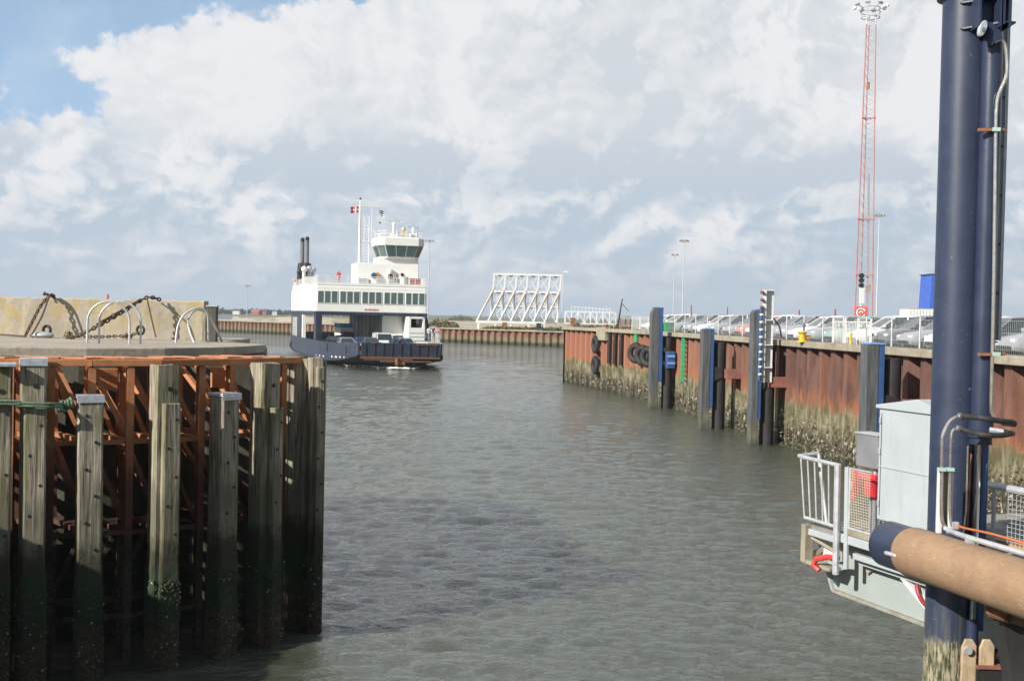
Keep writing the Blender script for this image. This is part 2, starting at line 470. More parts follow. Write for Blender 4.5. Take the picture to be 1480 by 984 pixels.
def mat_ground(name, a, b2, spots=None, scale=.3, rough=.95):
    m, g, b = newmat(name)
    p = g.pos()
    n = g.noise(p, scale, 7, .6); n2 = g.noise(p, scale * 14, 5, .7)
    c = g.mix(g.lin(n, .3, .7), a, b2)
    c = g.mix(g.mul(g.ss(n2, .5, .7), .4), c, tuple(k * .6 for k in a))
    if spots: c = g.mix(g.ss(g.noise(g.off(p, (9, 3, 0)), scale * 2, 5, .6), .52, .6), c, spots)
    g._in(b.inputs['Base Color'], c); b.inputs['Roughness'].default_value = rough
    g._in(b.inputs['Normal'], g.bump(n2, .4, .03))
    return m

def mat_glass(name, col=(.02, .03, .035), rough=.05):
    m, g, b = newmat(name)
    n = g.noise(g.obj(), 1.5, 3, .5)
    g._in(b.inputs['Base Color'], g.mix(n, tuple(k * .6 for k in col), tuple(k * 1.5 for k in col)))
    b.inputs['Roughness'].default_value = rough; b.inputs['IOR'].default_value = 1.5
    b.inputs['Specular IOR Level'].default_value = .8
    return m

M = {}
M['water'] = mat_water()
M['sheet'] = mat_sheet(); M['far_sheet'] = mat_far_sheet()
M['cap'] = mat_concrete('quay_cap_concrete', (.23, .20, .145), (.40, .36, .28))
M['wallc'] = mat_concrete('lichen_concrete', (.32, .29, .24), (.49, .445, .37), lichen=.75)
M['slab'] = mat_concrete('slab_concrete', (.30, .265, .215), (.46, .41, .335))
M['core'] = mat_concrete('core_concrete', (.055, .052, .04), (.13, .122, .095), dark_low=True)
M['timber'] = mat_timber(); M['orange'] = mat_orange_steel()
M['navy'] = mat_blue_pile(); M['fender'] = mat_fender_face()
M['asphalt'] = mat_ground('quay_asphalt', (.20, .19, .17), (.30, .28, .25), spots=(.12, .12, .11))
M['sand'] = mat_ground('sandy_ground', (.40, .34, .26), (.50, .43, .33), spots=(.27, .25, .13), scale=.06)
M['white'] = paint('white_paint', (.68, .68, .66), .4, .04, 1.5, dirt=(.35, .26, .18), dirt_amt=.25)
M['shipwhite'] = paint('ship_white', (.84, .84, .80), .35, .03, .8, dirt=(.5, .42, .33), dirt_amt=.12)
M['grey'] = paint('pale_grey_paint', (.40, .44, .46), .38, .05, 1.2, dirt=(.33, .33, .31), dirt_amt=.35)
M['galv'] = paint('galvanised', (.52, .54, .56), .42, .12, 8, metal=.35, dirt=(.3, .25, .2), dirt_amt=.2)
M['zinc'] = paint('zinc_cap', (.62, .65, .70), .35, .12, 12, metal=.5, dirt=(.3, .3, .28), dirt_amt=.4)
M['stainless'] = paint('stainless_pipe', (.66, .62, .56), .25, .08, 10, metal=.85)
M['chrome'] = paint('chrome_rod', (.62, .66, .72), .12, .04, 5, metal=1., bump=0)
M['blue'] = paint('harbour_blue_paint', (.035, .095, .25), .45, .15, 2, dirt=(.15, .13, .12), dirt_amt=.3)
M['bluetop'] = paint('faded_blue', (.16, .32, .60), .5, .12, 3, dirt=(.3, .3, .3), dirt_amt=.3)
M['navyp'] = paint('navy_paint', (.026, .036, .072), .35, .12, 3)
M['hull'] = paint('hull_blue', (.025, .033, .055), .42, .14, .6, dirt=(.16, .15, .15), dirt_amt=.3, bscale=3)
M['hullb'] = paint('hull_black', (.018, .018, .022), .6, .2, .8, dirt=(.10, .06, .04), dirt_amt=.4)
M['rust'] = paint('old_rust', (.24, .10, .055), .85, .35, 6, bump=.5)
M['rustb'] = paint('rust_brown_beam', (.26, .105, .075), .8, .2, 2.5, dirt=(.12, .06, .04), dirt_amt=.5)
M['rubber'] = paint('tyre_rubber', (.022, .022, .023), .7, .3, 6, dirt=(.1, .09, .08), dirt_amt=.4, streak=False)
M['black'] = paint('black_paint', (.02, .02, .022), .5, .2, 4)
M['glass'] = mat_glass('cabin_glass', (.03, .045, .05))
M['shipglass'] = mat_glass('ship_glass', (.075, .125, .125), .12)
M['red'] = paint('signal_red', (.62, .055, .045), .45, .1, 3)
M['salmon'] = paint('faded_red_paint', (.62, .15, .12), .5, .12, 3)
M['green'] = paint('bright_green_paint', (.02, .36, .15), .5, .12, 3)
M['yellow'] = paint('yellow_paint', (.78, .43, .02), .45, .08, 3, dirt=(.2, .12, .04), dirt_amt=.3)
M['mast'] = paint('mast_red', (.46, .19, .17), .6, .15, 1)
M['skin'] = paint('skin', (.55, .33, .24), .55, .08, 6, bump=0)
M['rope'] = paint('rope_green', (.16, .23, .15), .9, .3, 20, bump=.8, bscale=60)
M['chain'] = paint('rusty_chain', (.13, .085, .055), .85, .35, 20, bump=.6)

# ------------------------------------------------------------------ water
def wave_water():
    rng = np.random.default_rng(3)
    r = np.concatenate([np.geomspace(7, 330, 1150), np.geomspace(345, 30000, 50)])
    th = np.linspace(-R_(52), R_(52), 520)
    Rr, T = np.meshgrid(r, th, indexing='ij')
    Xw = Rr * np.sin(T); Yw = Rr * np.cos(T)
    cell = Rr * (math.log(330 / 7) / 1150) * 1.0
    Z = np.zeros_like(Xw)
    lam = np.exp(np.clip(rng.normal(math.log(.55), .62, 120), math.log(.24), math.log(6)))
    for L in lam:
        a = rng.normal(0, .42); k = 2 * math.pi / L
        slope = .038 * (1.0 if L < 2 else .6)
        amp = slope / k
        fade = np.clip((L / cell - 2.2) / 2.5, 0, 1) * np.clip((L / (Rr * math.radians(104 / 520)) - 2.2) / 2.5, 0, 1)
        kx, ky = k * math.sin(a + .12), -k * math.cos(a + .12)
        ph = kx * Xw + ky * Yw + rng.uniform(0, 6.28)
        # groups of waves so the surface never repeats evenly
        env = .65 + .5 * np.sin(kx * .13 * Xw + ky * .09 * Yw + rng.uniform(0, 6.28))
        s = np.sin(ph)
        Z += fade * amp * env * (s + .22 * np.cos(2 * ph))
    # sheltered water by the timber dolphin and along the quay wall
    calm = 1 - .8 * np.exp(-(((Xw + 6) / 2.6) ** 2 + ((Yw - 18.) / 3.2) ** 2))
    dw = (18.4 - .1 * Yw) - Xw
    calm *= 1 - .45 * np.exp(-np.clip(dw, 0, 99) / 3.0)
    Z *= calm
    Z[r > 340, :] = 0
    n0, n1 = Xw.shape
    co = np.stack([Xw, Yw, Z], -1).reshape(-1, 3)
    idx = np.arange(n0 * n1).reshape(n0, n1)
    q = np.stack([idx[:-1, :-1], idx[:-1, 1:], idx[1:, 1:], idx[1:, :-1]], -1).reshape(-1, 4)
    # flat sheet round and behind the camera joins the near arc
    extra = [(-30000, -3000, -.01), (30000, -3000, -.01)]
    me = bpy.data.meshes.new('water')
    nv = len(co); nf = len(q)
    me.vertices.add(nv); me.vertices.foreach_set('co', co.astype(np.float32).ravel())
    me.loops.add(nf * 4); me.loops.foreach_set('vertex_index', q.astype(np.int32).ravel())
    me.polygons.add(nf); me.polygons.foreach_set('loop_start', np.arange(0, nf * 4, 4, dtype=np.int32))
    try: me.polygons.foreach_set('loop_total', np.full(nf, 4, dtype=np.int32))
    except Exception: pass
    me.polygons.foreach_set('use_smooth', np.ones(nf, dtype=bool))
    me.update(calc_edges=True); me.validate()
    me.materials.append(M['water'])
    o = bpy.data.objects.new('water', me); COL.objects.link(o); o['kind'] = 'structure'
    b = MB(); zf = -.35
    b.quad((-30000, -3000, zf), (30000, -3000, zf), (30000, 30000, zf), (-30000, 30000, zf))
    s = b.build('water', M['water']); s['kind'] = 'structure'
wave_water()
def bars(name, mat, parent, lst, bevel=0., world=True):
    for q in lst:
        b = MB(); b.bar(*q); b.build(name, mat, parent, bevel=bevel, world=world)
# ------------------------------------------------------------------ quay walls and grounds
QT = 4.93                      # top of the coping
WL = [Vector(p) for p in ((21.4, -30), (18.4, 0), (14.4, 40), (13.2, 52), (11.0, 74), (9.65, 84), (6.8, 96), (4.6, 104.6))]
ENDW = [Vector((4.6, 104.6)), Vector((7.4, 150)), Vector((12.4, 224.5))]

def along(poly, s):
    for a, b in zip(poly[:-1], poly[1:]):
        L = (b - a).length
        if s <= L: return a + (b - a) * (s / L), (b - a).normalized()
        s -= L
    return poly[-1].copy(), (poly[-1] - poly[-2]).normalized()
def wall_at_y(yy):
    for a, b in zip(WL[:-1], WL[1:]):
        if a.y <= yy <= b.y:
            t = (yy - a.y) / (b.y - a.y); p = a + (b - a) * t; dd = (b - a).normalized()
            return p, dd, Vector((-dd.y, dd.x))
def corrug(name, poly, z0, z1, pitch, depth, mat, side=1, nz=1):
    """trapezoid sheet piling following a line; the water is on the left of the line for side=1"""
    b = MB(); L = sum((q - p).length for p, q in zip(poly[:-1], poly[1:]))
    pts = []; s = 0.; k = 0
    while s < L:
        for ds, o in ((0, 0), (.30, 0), (.44, 1), (.86, 1)):
            p, d = along(poly, s + ds * pitch)
            nrm = Vector((-d.y, d.x)) * side
            pts.append(p - nrm * depth * o)
        s += pitch
    rows = [[(p.x, p.y, z0 + (z1 - z0) * i / nz) for p in pts] for i in range(nz + 1)]
    n = len(pts); vs = [v for r in rows for v in r]
    fs = [((i * n + j), (i * n + j + 1), ((i + 1) * n + j + 1), ((i + 1) * n + j)) for i in range(nz) for j in range(n - 1)]
    if side == 1: fs = [tuple(reversed(f)) for f in fs]
    b._a(vs, fs)
    return b.build(name, mat)
def strip(poly, w0, w1, z0, z1, side=1):
    """coping block following a line, from w0 to w1 behind the face"""
    b = MB(); rings = []
    for i, p in enumerate(poly):
        d = (poly[min(i + 1, len(poly) - 1)] - poly[max(i - 1, 0)]).normalized(); nrm = Vector((-d.y, d.x)) * side
        a, c = p - nrm * w0, p - nrm * w1
        rings.append([(a.x, a.y, z0), (a.x, a.y, z1), (c.x, c.y, z1), (c.x, c.y, z0)])
    b.loft(rings); return b
def poly_sheet(name, pts, z, mat):
    b = MB(); vs = [(p[0], p[1], z) for p in pts]; b._a(vs, [tuple(range(len(pts)))])
    o = b.build(name, mat); o['kind'] = 'structure'; return o

# east quay: sheet piling + concrete coping
qw = thing('quay_wall', 'long rust red corrugated steel quay wall on the right under a pale concrete coping', 'quay wall')
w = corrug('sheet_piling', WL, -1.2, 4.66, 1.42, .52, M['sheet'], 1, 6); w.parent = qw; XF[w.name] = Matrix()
strip(WL, -.24, .75, 4.66, QT).build('coping', M['cap'], qw, bevel=.03)
w = corrug('end_sheet_piling', ENDW, -1.2, 4.66, 1.42, .42, M['sheet'], 1, 2); w.parent = qw; XF[w.name] = Matrix()
strip(ENDW, -.10, .75, 4.66, QT).build('end_coping', M['cap'], qw)
poly_sheet('quay_ground', [(22.1, -30), (19.1, 0), (15.1, 40), (13.9, 52), (11.7, 74), (10.3, 84), (7.5, 96), (5.3, 105.2), (8.1, 150), (12.9, 226), (420, 226), (420, -30)], 4.70, M['asphalt'])
# oysters and mussels on the near stretch
def shells(name, placer, n, smin, smax, mat, parent=None, seed=1):
    rng = random.Random(seed); b = MB()
    for i in range(n):
        c, nr = placer(rng)
        if c is None: continue
        s = rng.uniform(smin, smax)
        ax = Vector((rng.gauss(0, 1), rng.gauss(0, 1), rng.gauss(0, 1))).normalized()
        ay = ax.cross(nr)
        if ay.length < .1: continue
        ay.normalize(); ax = nr.cross(ay) * .9 + nr * rng.uniform(-.7, .9)
        tip = c + nr * s * rng.uniform(.3, .9)
        b._a([c - ax * s, c + ay * s * .55, c + ax * s, c - ay * s * .55, tip], [(0, 1, 4), (1, 2, 4), (2, 3, 4), (3, 0, 4)])
    o = b.build(name, mat, parent); o['kind'] = 'stuff' if parent is None else o.get('kind', 'stuff')
    return o
def mat_shell(name, a, b2, cc, share=.8):
    m, g, b = newmat(name)
    p = g.pos(); c = g.voro(p, 30., out=1)
    k = g.mix(g.sep(c)[1], a, b2)
    k = g.mix(g.ss(g.sep(c)[0], share, share + .05), k, cc)
    g._in(b.inputs['Base Color'], k); b.inputs['Roughness'].default_value = .6
    return m
M['oyster'] = mat_shell('oyster_shell', (.05, .042, .025), (.20, .165, .11), (.52, .49, .40), .80)
M['mussel'] = mat_shell('mussel_shell', (.015, .017, .012), (.075, .06, .035), (.45, .42, .34), .93)
def pl_wall(rng):
    yy = 30 + 60 * rng.random() ** 1.25
    p, d, nr = wall_at_y(yy)
    ph = (yy * 1.0 / 1.42) % 1
    zt = rng.uniform(0, 1) ** 1.7 * 1.6 - .05
    zt *= .8 + .4 * math.sin(yy * 1.7) * .5 + .2
    off = rng.choice((0.0, .02, .38, .40))
    c = Vector((p.x, p.y, zt)) - Vector((nr.x, nr.y, 0)) * off
    return c, Vector((nr.x, nr.y, .1)).normalized()
o = shells('oyster_bank', pl_wall, 6500, .025, .07, M['oyster'], seed=4)
o.name = 'oyster_growth'; tag(o, 'crust of pale oysters along the foot of the right quay wall', 'oysters')

# far quay across the basin
FQ = [Vector(p) for p in ((-150, 372), (-77, 308), (-14.3, 246), (9.6, 227), (13.5, 224))]
fq = thing('quay_wall', 'low far corrugated quay wall across the water behind the ferry', 'quay wall')
w = corrug('sheet_piling', FQ, -1, 2.72, 1.75, .55, M['far_sheet'], 1, 1); w.parent = fq; XF[w.name] = Matrix()
strip(FQ, -.1, .9, 2.72, 2.92).build('coping', M['cap'], fq)
def terrain():
    rng = np.random.default_rng(5); b = MB()
    outline = [(-150, 372.6), (-77, 308.6), (-14.3, 246.6), (9.6, 227.6), (13.6, 224.8), (420, 224.8), (500, 760), (100, 640), (-20, 560), (-42, 430), (-60, 372), (-69, 358), (-88, 343), (-160, 396)]
    poly_sheet('sandy_ground', outline, 2.84, M['sand'])
terrain()
def mound(name, cx, cy, rx, ry, h, mat, z0, seed, kind='structure'):
    rng = random.Random(seed); b = MB(); n = 28; rings = []
    ph = [rng.uniform(0, 6.28) for _ in range(4)]
    for i in range(9):
        f = i / 8; rr = math.cos(f * math.pi / 2) ; zz = h * math.sin(f * math.pi / 2) ** 1.3
        rings.append([(cx + rx * rr * math.cos(a) * (1 + .15 * math.sin(3 * a + ph[0])), cy + ry * rr * math.sin(a) * (1 + .15 * math.sin(2 * a + ph[1])),
                       z0 + zz * (1 + .12 * math.sin(5 * a + ph[2]) * (1 - f))) for a in (2 * math.pi * j / n for j in range(n))])
    b.loft(rings); o = b.build(name, mat, smooth=True); o['kind'] = kind; return o
mound('sand_bank', -58, 335, 22, 14, 1.5, M['sand'], 2.6, 2)
mound('sand_bank', -30, 325, 16, 12, 1.2, M['sand'], 2.6, 3)

# distant shore: low land, woods, houses
M['land'] = mat_ground('shore_land', (.10, .12, .06), (.16, .16, .09), scale=.02)
M['wood'] = paint('far_foliage', (.030, .052, .022), .9, .4, .15, bump=0)
def shore():
    b = MB()
    b._a([(-1500, 1080, 0.), (1200, 1080, 0.), (1200, 1120, 1.), (-1500, 1120, 1.), (1200, 2600, 2.5), (-1500, 2600, 2.5), (-1500, 1080, -1), (1200, 1080, -1)],
         [(0, 1, 2, 3), (3, 2, 4, 5), (6, 7, 1, 0)])
    o = b.build('far_shore', M['land']); o['kind'] = 'structure'
    rng = random.Random(11); b = MB()
    for i in range(1100):
        x_ = rng.uniform(-1300, -140); y_ = 1130 + 500 * rng.random() ** 1.6
        env = .55 + .45 * math.sin(x_ * .021 + 1.) * math.sin(x_ * .0083 + 2.)
        s_ = rng.uniform(2.5, 6.0) * (.55 + .6 * env)
        for k in range(7):
            a = rng.uniform(0, 6.28); rr = rng.uniform(0, s_)
            c = Vector((x_ + rr * math.cos(a) * 1.4, y_ + rr * math.sin(a), 1 + s_ * rng.uniform(.3, 1.) ))
            q = s_ * rng.uniform(.25, .5)
            b._a([c + Vector((q, 0, 0)), c + Vector((-q * .4, q, 0)), c + Vector((-q * .6, -q, -.2 * q)), c + Vector((0, 0, q * 1.1)), c + Vector((0, 0, -q))],
                 [(0, 1, 3), (1, 2, 3), (2, 0, 3), (1, 0, 4), (2, 1, 4), (0, 2, 4)])
    o = b.build('far_wood', M['wood']); tag(o, 'dark line of woodland along the distant shore', 'woods'); o['kind'] = 'stuff'
shore()
M['hw'] = paint('house_white', (.75, .74, .70), .8, .05); M['hr'] = paint('house_red', (.35, .10, .07), .8, .1)
M['roofd'] = paint('dark_roof', (.06, .065, .08), .7, .1); M['roofr'] = paint('red_roof', (.36, .11, .07), .8, .1)
def house(px, Y, w_, h_, wm, rm, label, py_base=457):
    c = at(px, py_base, Y=Y); z0 = 1.1
    t_ = thing('house', label, 'house', (c.x, c.y, z0), random.uniform(-.3, .3), 'houses on the distant shore')
    b = MB(); b.box((0, 0, h_ / 2), (w_, w_ * .6, h_)); b.build('wall', wm, t_)
    b = MB(); d_ = w_ * .33; b.ext([(-w_ * .53, -d_, h_ + .01), (-w_ * .53, d_, h_ + .01), (-w_ * .53, 0, h_ + w_ * .3)], (w_ * 1.06, 0, 0)); b.build('roof', rm, t_)
    b = MB()
    for k in (-.3, 0, .3): b.box((k * w_, -w_ * .3 - .02, h_ * .5), (w_ * .1, .06, h_ * .35))
    b.build('window', M['glass'], t_)
house(342, 1118, 6.5, 3.2, M['hw'], M['roofd'], 'white gabled house with dark roof on the far shore, left of the light pole')
house(370, 1122, 8, 3, M['hr'], M['roofr'], 'red house with red roof on the far shore, just right of the light pole')
house(397, 1120, 4, 3.4, M['hw'], M['roofd'], 'narrow white house on the far shore close to the ferry stern')
house(380, 1124, 9, 2.6, M['hr'], M['roofd'], 'low reddish house with dark roof between the red and the narrow white house')

# scrub on the far ground
M['scrub'] = paint('dry_scrub', (.17, .15, .045), .9, .35, .8, bump=0)
M['scrubg'] = paint('green_scrub', (.085, .11, .035), .9, .35, .8, bump=0)
def bush(name, c, rx, ry, h, n, mat, label, seed, group=None, leaf=.16):
    rng = random.Random(seed)
    t_ = thing(name, label, 'bush', c, 0, group)
    b = MB()
    for i in range(n):
        a = rng.uniform(0, 6.28); r_ = math.sqrt(rng.random()); lump = .75 + .25 * math.sin(3 * a + seed)
        zz = h * (1 - r_ * r_) ** .5 * rng.uniform(.35, 1.) * lump
        p = Vector((rx * r_ * math.cos(a), ry * r_ * math.sin(a), max(.03, zz)))
        u = Vector((rng.gauss(0, 1), rng.gauss(0, 1), rng.gauss(0, 1))).normalized(); v_ = u.orthogonal().normalized(); s_ = leaf * rng.uniform(.6, 1.6)
        b._a([p - u * s_, p + v_ * s_ * .5, p + u * s_, p - v_ * s_ * .5], [(0, 1, 2, 3)])
    b.build('foliage', mat, t_)
    b = MB()
    for i in range(7):
        a = rng.uniform(0, 6.28); b.tube([(0, 0, -.1), (rx * .4 * math.cos(a), ry * .4 * math.sin(a), h * .6)], [.05, .015], 5)
    b.build('stem', M['rustb'], t_)
    return t_
for i, (px, Y, rx, h, mt, lb) in enumerate((
        (634, 262, 3.2, 2.0, 'scrub', 'yellow green thicket on the far quay just right of the ferry'),
        (647, 268, 2.6, 1.5, 'scrub', 'smaller dry thicket on the far quay, right neighbour of the one beside the ferry'),
        (666, 520, 6.0, 3.2, 'scrubg', 'dark round tree-like bush far behind the sandy ground, left of the white frame'),
        (724, 250, 4.0, .7, 'scrub', 'low dry grass tuft under the left half of the white frame'),
        (757, 250, 4.0, .7, 'scrub', 'low dry grass tuft under the right half of the white frame'),
        (812, 238, 5.0, 1.0, 'scrubg', 'low green scrub between the white frame and the quay corner'))):
    c = at(px, 470, Y=Y); bush('bush', (c.x, c.y, 2.84), rx, rx * .7, h, 900, M[mt], lb, i + 1, 'bushes on the far ground', leaf=.2)
for i, (px, Y, rx, lb) in enumerate(((828, 109, 1.2, 'yellow lichen and weeds on the outer corner of the right quay'), (846, 104, 1.1, 'yellow grass tuft on the quay edge above the pair of tyres'),
        (880, 118, 2.2, 'dry grass tuft before the white gangway'))):
    c = at(px, 478, Y=Y); bush('grass_tuft', (c.x + .6, c.y, 4.7), rx, rx, .42, 500, M['scrub'], lb, i + 21, 'grass tufts on the quay corner', leaf=.09)

# ------------------------------------------------------------------ timber and steel dolphin, left
PB = [at(px, py, z=0) for px, py in ((-8, 990), (44, 985), (128, 978), (236, 965), (328, 948), (387, 931), (452, 913))]
pts = [Vector((p.x, p.y)) for p in PB]
def tang(i):
    a, b_ = pts[max(i - 1, 0)], pts[min(i + 1, len(pts) - 1)]; return (b_ - a).normalized()
piles = [  # main top, main width, front top, front width, cap, label
    (4.86, .36, 4.40, .30, 'front', 'weathered square timber pile at the left picture edge with green rope round it'),
    (4.94, .38, 4.22, .32, 'main', 'timber pile with pale metal cap, second from the left, green rope passing across it'),
    (4.37, .38, None, 0, 'main', 'short timber pile with white metal cap between two taller ones, left half of the dolphin'),
    (4.88, .40, 4.27, .27, None, 'tall mossy timber pile with a large bolt hole near its top, centre of the dolphin'),
    (4.36, .38, None, 0, 'main', 'short timber pile with white cap turned edge-on, right of the dolphin centre'),
    (4.88, .42, 4.12, .20, None, 'thick dark timber pile in shade, second from the right end of the dolphin'),
    (4.96, .22, 4.80, .13, None, 'outermost timber pile at the right corner of the dolphin beside open water')]
def noisy_post(b, w_, d_, z0, z1, cx, cy, rng, rough_z=1.9, n=34):
    """squared timber with worn edges, swelling with growth under the tide line"""
    rings = []
    for i in range(n + 1):
        zz = z0 + (z1 - z0) * i / n
        gset = max(0, min(1, (rough_z - zz) / .5))
        ring = []
        for (sx, sy) in ((-1, -.82), (-.82, -1), (0, -1), (.82, -1), (1, -.82), (1, 0), (1, .82), (.82, 1), (0, 1), (-.82, 1), (-1, .82), (-1, 0)):
            k = 1 + rng.gauss(0, .008) + gset * rng.uniform(.0, .17)
            ring.append((cx + sx * w_ / 2 * k, cy + sy * d_ / 2 * k, zz + (rng.gauss(0, .01) if 0 < i < n else (rng.gauss(0, .008) if i == n else 0))))
        rings.append(ring)
    b.loft(rings)
def hole(a_, c_, r_, root):
    b = MB(); b.tube([a_, c_], r_, 12); b.build('bolt_hole', M['black'], root)
for i, (zt, wd, ft, fw, cp, lb) in enumerate(piles):
    p = pts[i]; t_ = tang(i); rz = math.atan2(t_.y, t_.x)
    if i == 4: rz += .12
    if i == 6: rz -= .55; p = p + Vector((.0, 0))
    rng = random.Random(40 + i)
    root = thing('timber_pile', lb, 'pile', (p.x, p.y, 0), rz, 'timber piles of the dolphin'); root.rotation_euler.x = rng.uniform(-.004, .004); root.rotation_euler.y = rng.uniform(-.006, .006)
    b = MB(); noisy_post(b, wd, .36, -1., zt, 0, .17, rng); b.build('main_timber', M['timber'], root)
    if ft:
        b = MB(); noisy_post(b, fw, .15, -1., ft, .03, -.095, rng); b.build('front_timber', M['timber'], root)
        zz = ft - .25; k = 0
        while zz > 1.9:
            x0 = .03 + (-.07 if k % 2 else .08) * (fw / .32)
            hole((x0, -.176, zz), (x0, -.15, zz), .024, root); k += 1; zz -= .46
        hole((.03, -.02, zt - .38), (.03, .02, zt - .38), .038, root)
    else:
        zz = zt - .27; k = 0
        while zz > 1.9:
            x0 = .08 if k % 2 else -.06
            hole((x0, -.022, zz), (x0, .02, zz), .026, root); k += 1; zz -= .42
    if cp == 'main':
        b = MB(); b.box((0, .17, zt + .02), (wd + .03, .39, .05)); b.box((0, -.022, zt - .03), (wd + .03, .012, .09)); b.build('metal_cap', M['zinc'], root, bevel=.008)
    elif cp == 'front':
        b = MB(); b.box((.03, .05, zt + .025), (.40, .42, .05)); b.build('metal_cap', M['zinc'], root, bevel=.008)
    def pl(rng, wd=wd, ft=ft):
        face = rng.random(); zz = rng.random() ** 1.2 * 1.55 - .1
        if face < .6: return Vector((rng.uniform(-wd / 2, wd / 2), (-.18 if ft else -.03) , zz)), Vector((0, -1, 0))
        if face < .8: return Vector((-wd / 2 - .02, rng.uniform(-.1, .3), zz)), Vector((-1, 0, 0))
        return Vector((wd / 2 + .02, rng.uniform(-.1, .3), zz)), Vector((1, 0, 0))
    o = shells('mussel_crust', pl, 700, .012, .034, M['mussel'], root, seed=i + 60)

# boarding of the outer corner
tb = tang(6); nbv = Vector((-tb.y, tb.x))
cbd = thing('corner_boarding', 'lichen stained boards closing the right corner of the dolphin between the last two piles', 'boarding', (pts[6].x, pts[6].y, 0))
for k, (u_, w__, zt__) in enumerate(((-.66, .22, 4.84), (-.43, .22, 4.88), (-.20, .24, 4.93), (.02, .18, 4.9))):
    q = pts[6] + Vector((u_, .28))
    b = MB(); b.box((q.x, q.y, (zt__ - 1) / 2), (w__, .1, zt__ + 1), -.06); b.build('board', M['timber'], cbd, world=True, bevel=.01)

# steel frame behind the piles
def offset_poly(d_, seq=None):
    out = []
    for i, p in enumerate(pts):
        t_ = tang(i); nb = Vector((-t_.y, t_.x)); out.append(p + nb * d_)
    return out
fr = thing('steel_trestle', 'orange rusty steel trestle frame behind the timber piles, under the concrete slab', 'frame')
FRONT = offset_poly(.50); REAR = offset_poly(2.1)
FRONT[0] = FRONT[0] + Vector((-1.2, -.3)); REAR[0] = REAR[0] + Vector((-1.5, -.2))
Lf = sum((q - p).length for p, q in zip(FRONT[:-1], FRONT[1:])); Lr = sum((q - p).length for p, q in zip(REAR[:-1], REAR[1:]))
nb_ = 11
fpos = [along(FRONT, Lf * (k + .35) / nb_) for k in range(nb_)]; rpos = [along(REAR, Lr * (k + .35) / nb_) for k in range(nb_)]
b = MB()
for a_, c_ in zip(FRONT[:-1], FRONT[1:]):     # channel on top of the front row
    e = (c_ - a_).normalized() * .04
    b.bar((a_.x, a_.y, 4.90), (c_.x + e.x, c_.y + e.y, 4.90), .17, .11)
for a_, c_ in zip(REAR[:-1], REAR[1:]): b.bar((a_.x, a_.y, 4.86), (c_.x, c_.y, 4.86), .14, .10)
b.build('top_rail', M['orange'], fr, bevel=.008)
for k in range(nb_):
    (f, fd), (r, rd) = fpos[k], rpos[k]
    b = MB(); rz = math.atan2(fd.y, fd.x)
    mrot = Matrix.Rotation(rz, 3, 'Z')
    # H section post
    for q in (-1, 1): b.box(Vector((f.x, f.y, 1.9)) + mrot @ Vector((0, q * .06, 0)), (.115, .014, 5.86), rz)
    b.box((f.x, f.y, 1.9), (.014, .10, 5.86), rz)
    b.build('post', M['orange'], fr)
    b = MB()
    for q in (-1, 1): b.box(Vector((r.x, r.y, 1.9)) + mrot @ Vector((0, q * .06, 0)), (.12, .014, 5.8), rz)
    b.box((r.x, r.y, 1.9), (.014, .10, 5.8), rz)
    b.build('rear_post', M['orange'], fr)
    b = MB()   # top tie plates, slightly oblique like laid bars
    q2 = rpos[min(k + 1, nb_ - 1)][0] if k % 2 else rpos[max(k - 1, 0)][0]
    b.bar((f.x, f.y, 4.972), (q2.x, q2.y, 4.935), .20, .018)
    b.build('top_tie', M['orange'], fr)
    for lv in (3.62, 2.15):
        b = MB(); b.bar((f.x, f.y, lv), (r.x, r.y, lv), .10, .08); b.build('cross_tie', M['orange'], fr)
    bars('depth_brace', M['orange'], fr, [((f.x, f.y, 3.7), (r.x, r.y, 4.8), .08, .08), ((f.x, f.y, 2.2), (r.x, r.y, 3.5), .08, .08)])
for k in range(nb_ - 1):
    f0, f1 = fpos[k][0], fpos[k + 1][0]; r0, r1 = rpos[k][0], rpos[k + 1][0]
    for lv in (3.62, 2.15, .8):
        bars('mid_rail', M['orange'], fr, [((f0.x, f0.y, lv), (f1.x, f1.y, lv), .07, .07), ((r0.x, r0.y, lv - .1), (r1.x, r1.y, lv - .1), .10, .12)])
    nbk = Vector((-(f1 - f0).y, (f1 - f0).x)).normalized() * .12
    bars('diagonal_brace', M['orange'], fr, [((f0.x + nbk.x, f0.y + nbk.y, 4.84), (f1.x + nbk.x, f1.y + nbk.y, 3.68), .09, .07),
        ((f0.x + nbk.x, f0.y + nbk.y, 3.56), (f1.x + nbk.x, f1.y + nbk.y, 2.2), .09, .07), ((r0.x, r0.y, 4.6), (r1.x, r1.y, 3.3), .09, .07), ((r1.x, r1.y, 2.), (r0.x, r0.y, .9), .09, .07)])
for px in (136, 316):       # gusset boxes hanging under the top rail
    k = min(range(nb_ - 1), key=lambda i_: abs(pix((fpos[i_][0].x, fpos[i_][0].y, 4.5))[0] - px))
    f0, f1 = fpos[k][0], fpos[min(k + 1, nb_ - 1)][0]; mid = (f0 + f1) / 2; nn = Vector((-(f1 - f0).y, (f1 - f0).x)).normalized()
    b = MB(); b.box((mid.x + nn.x * .6, mid.y + nn.y * .6, 4.60), (.42, .05, .36), math.atan2((f1 - f0).y, (f1 - f0).x)); b.build('gusset_plate', M['orange'], fr, bevel=.01)

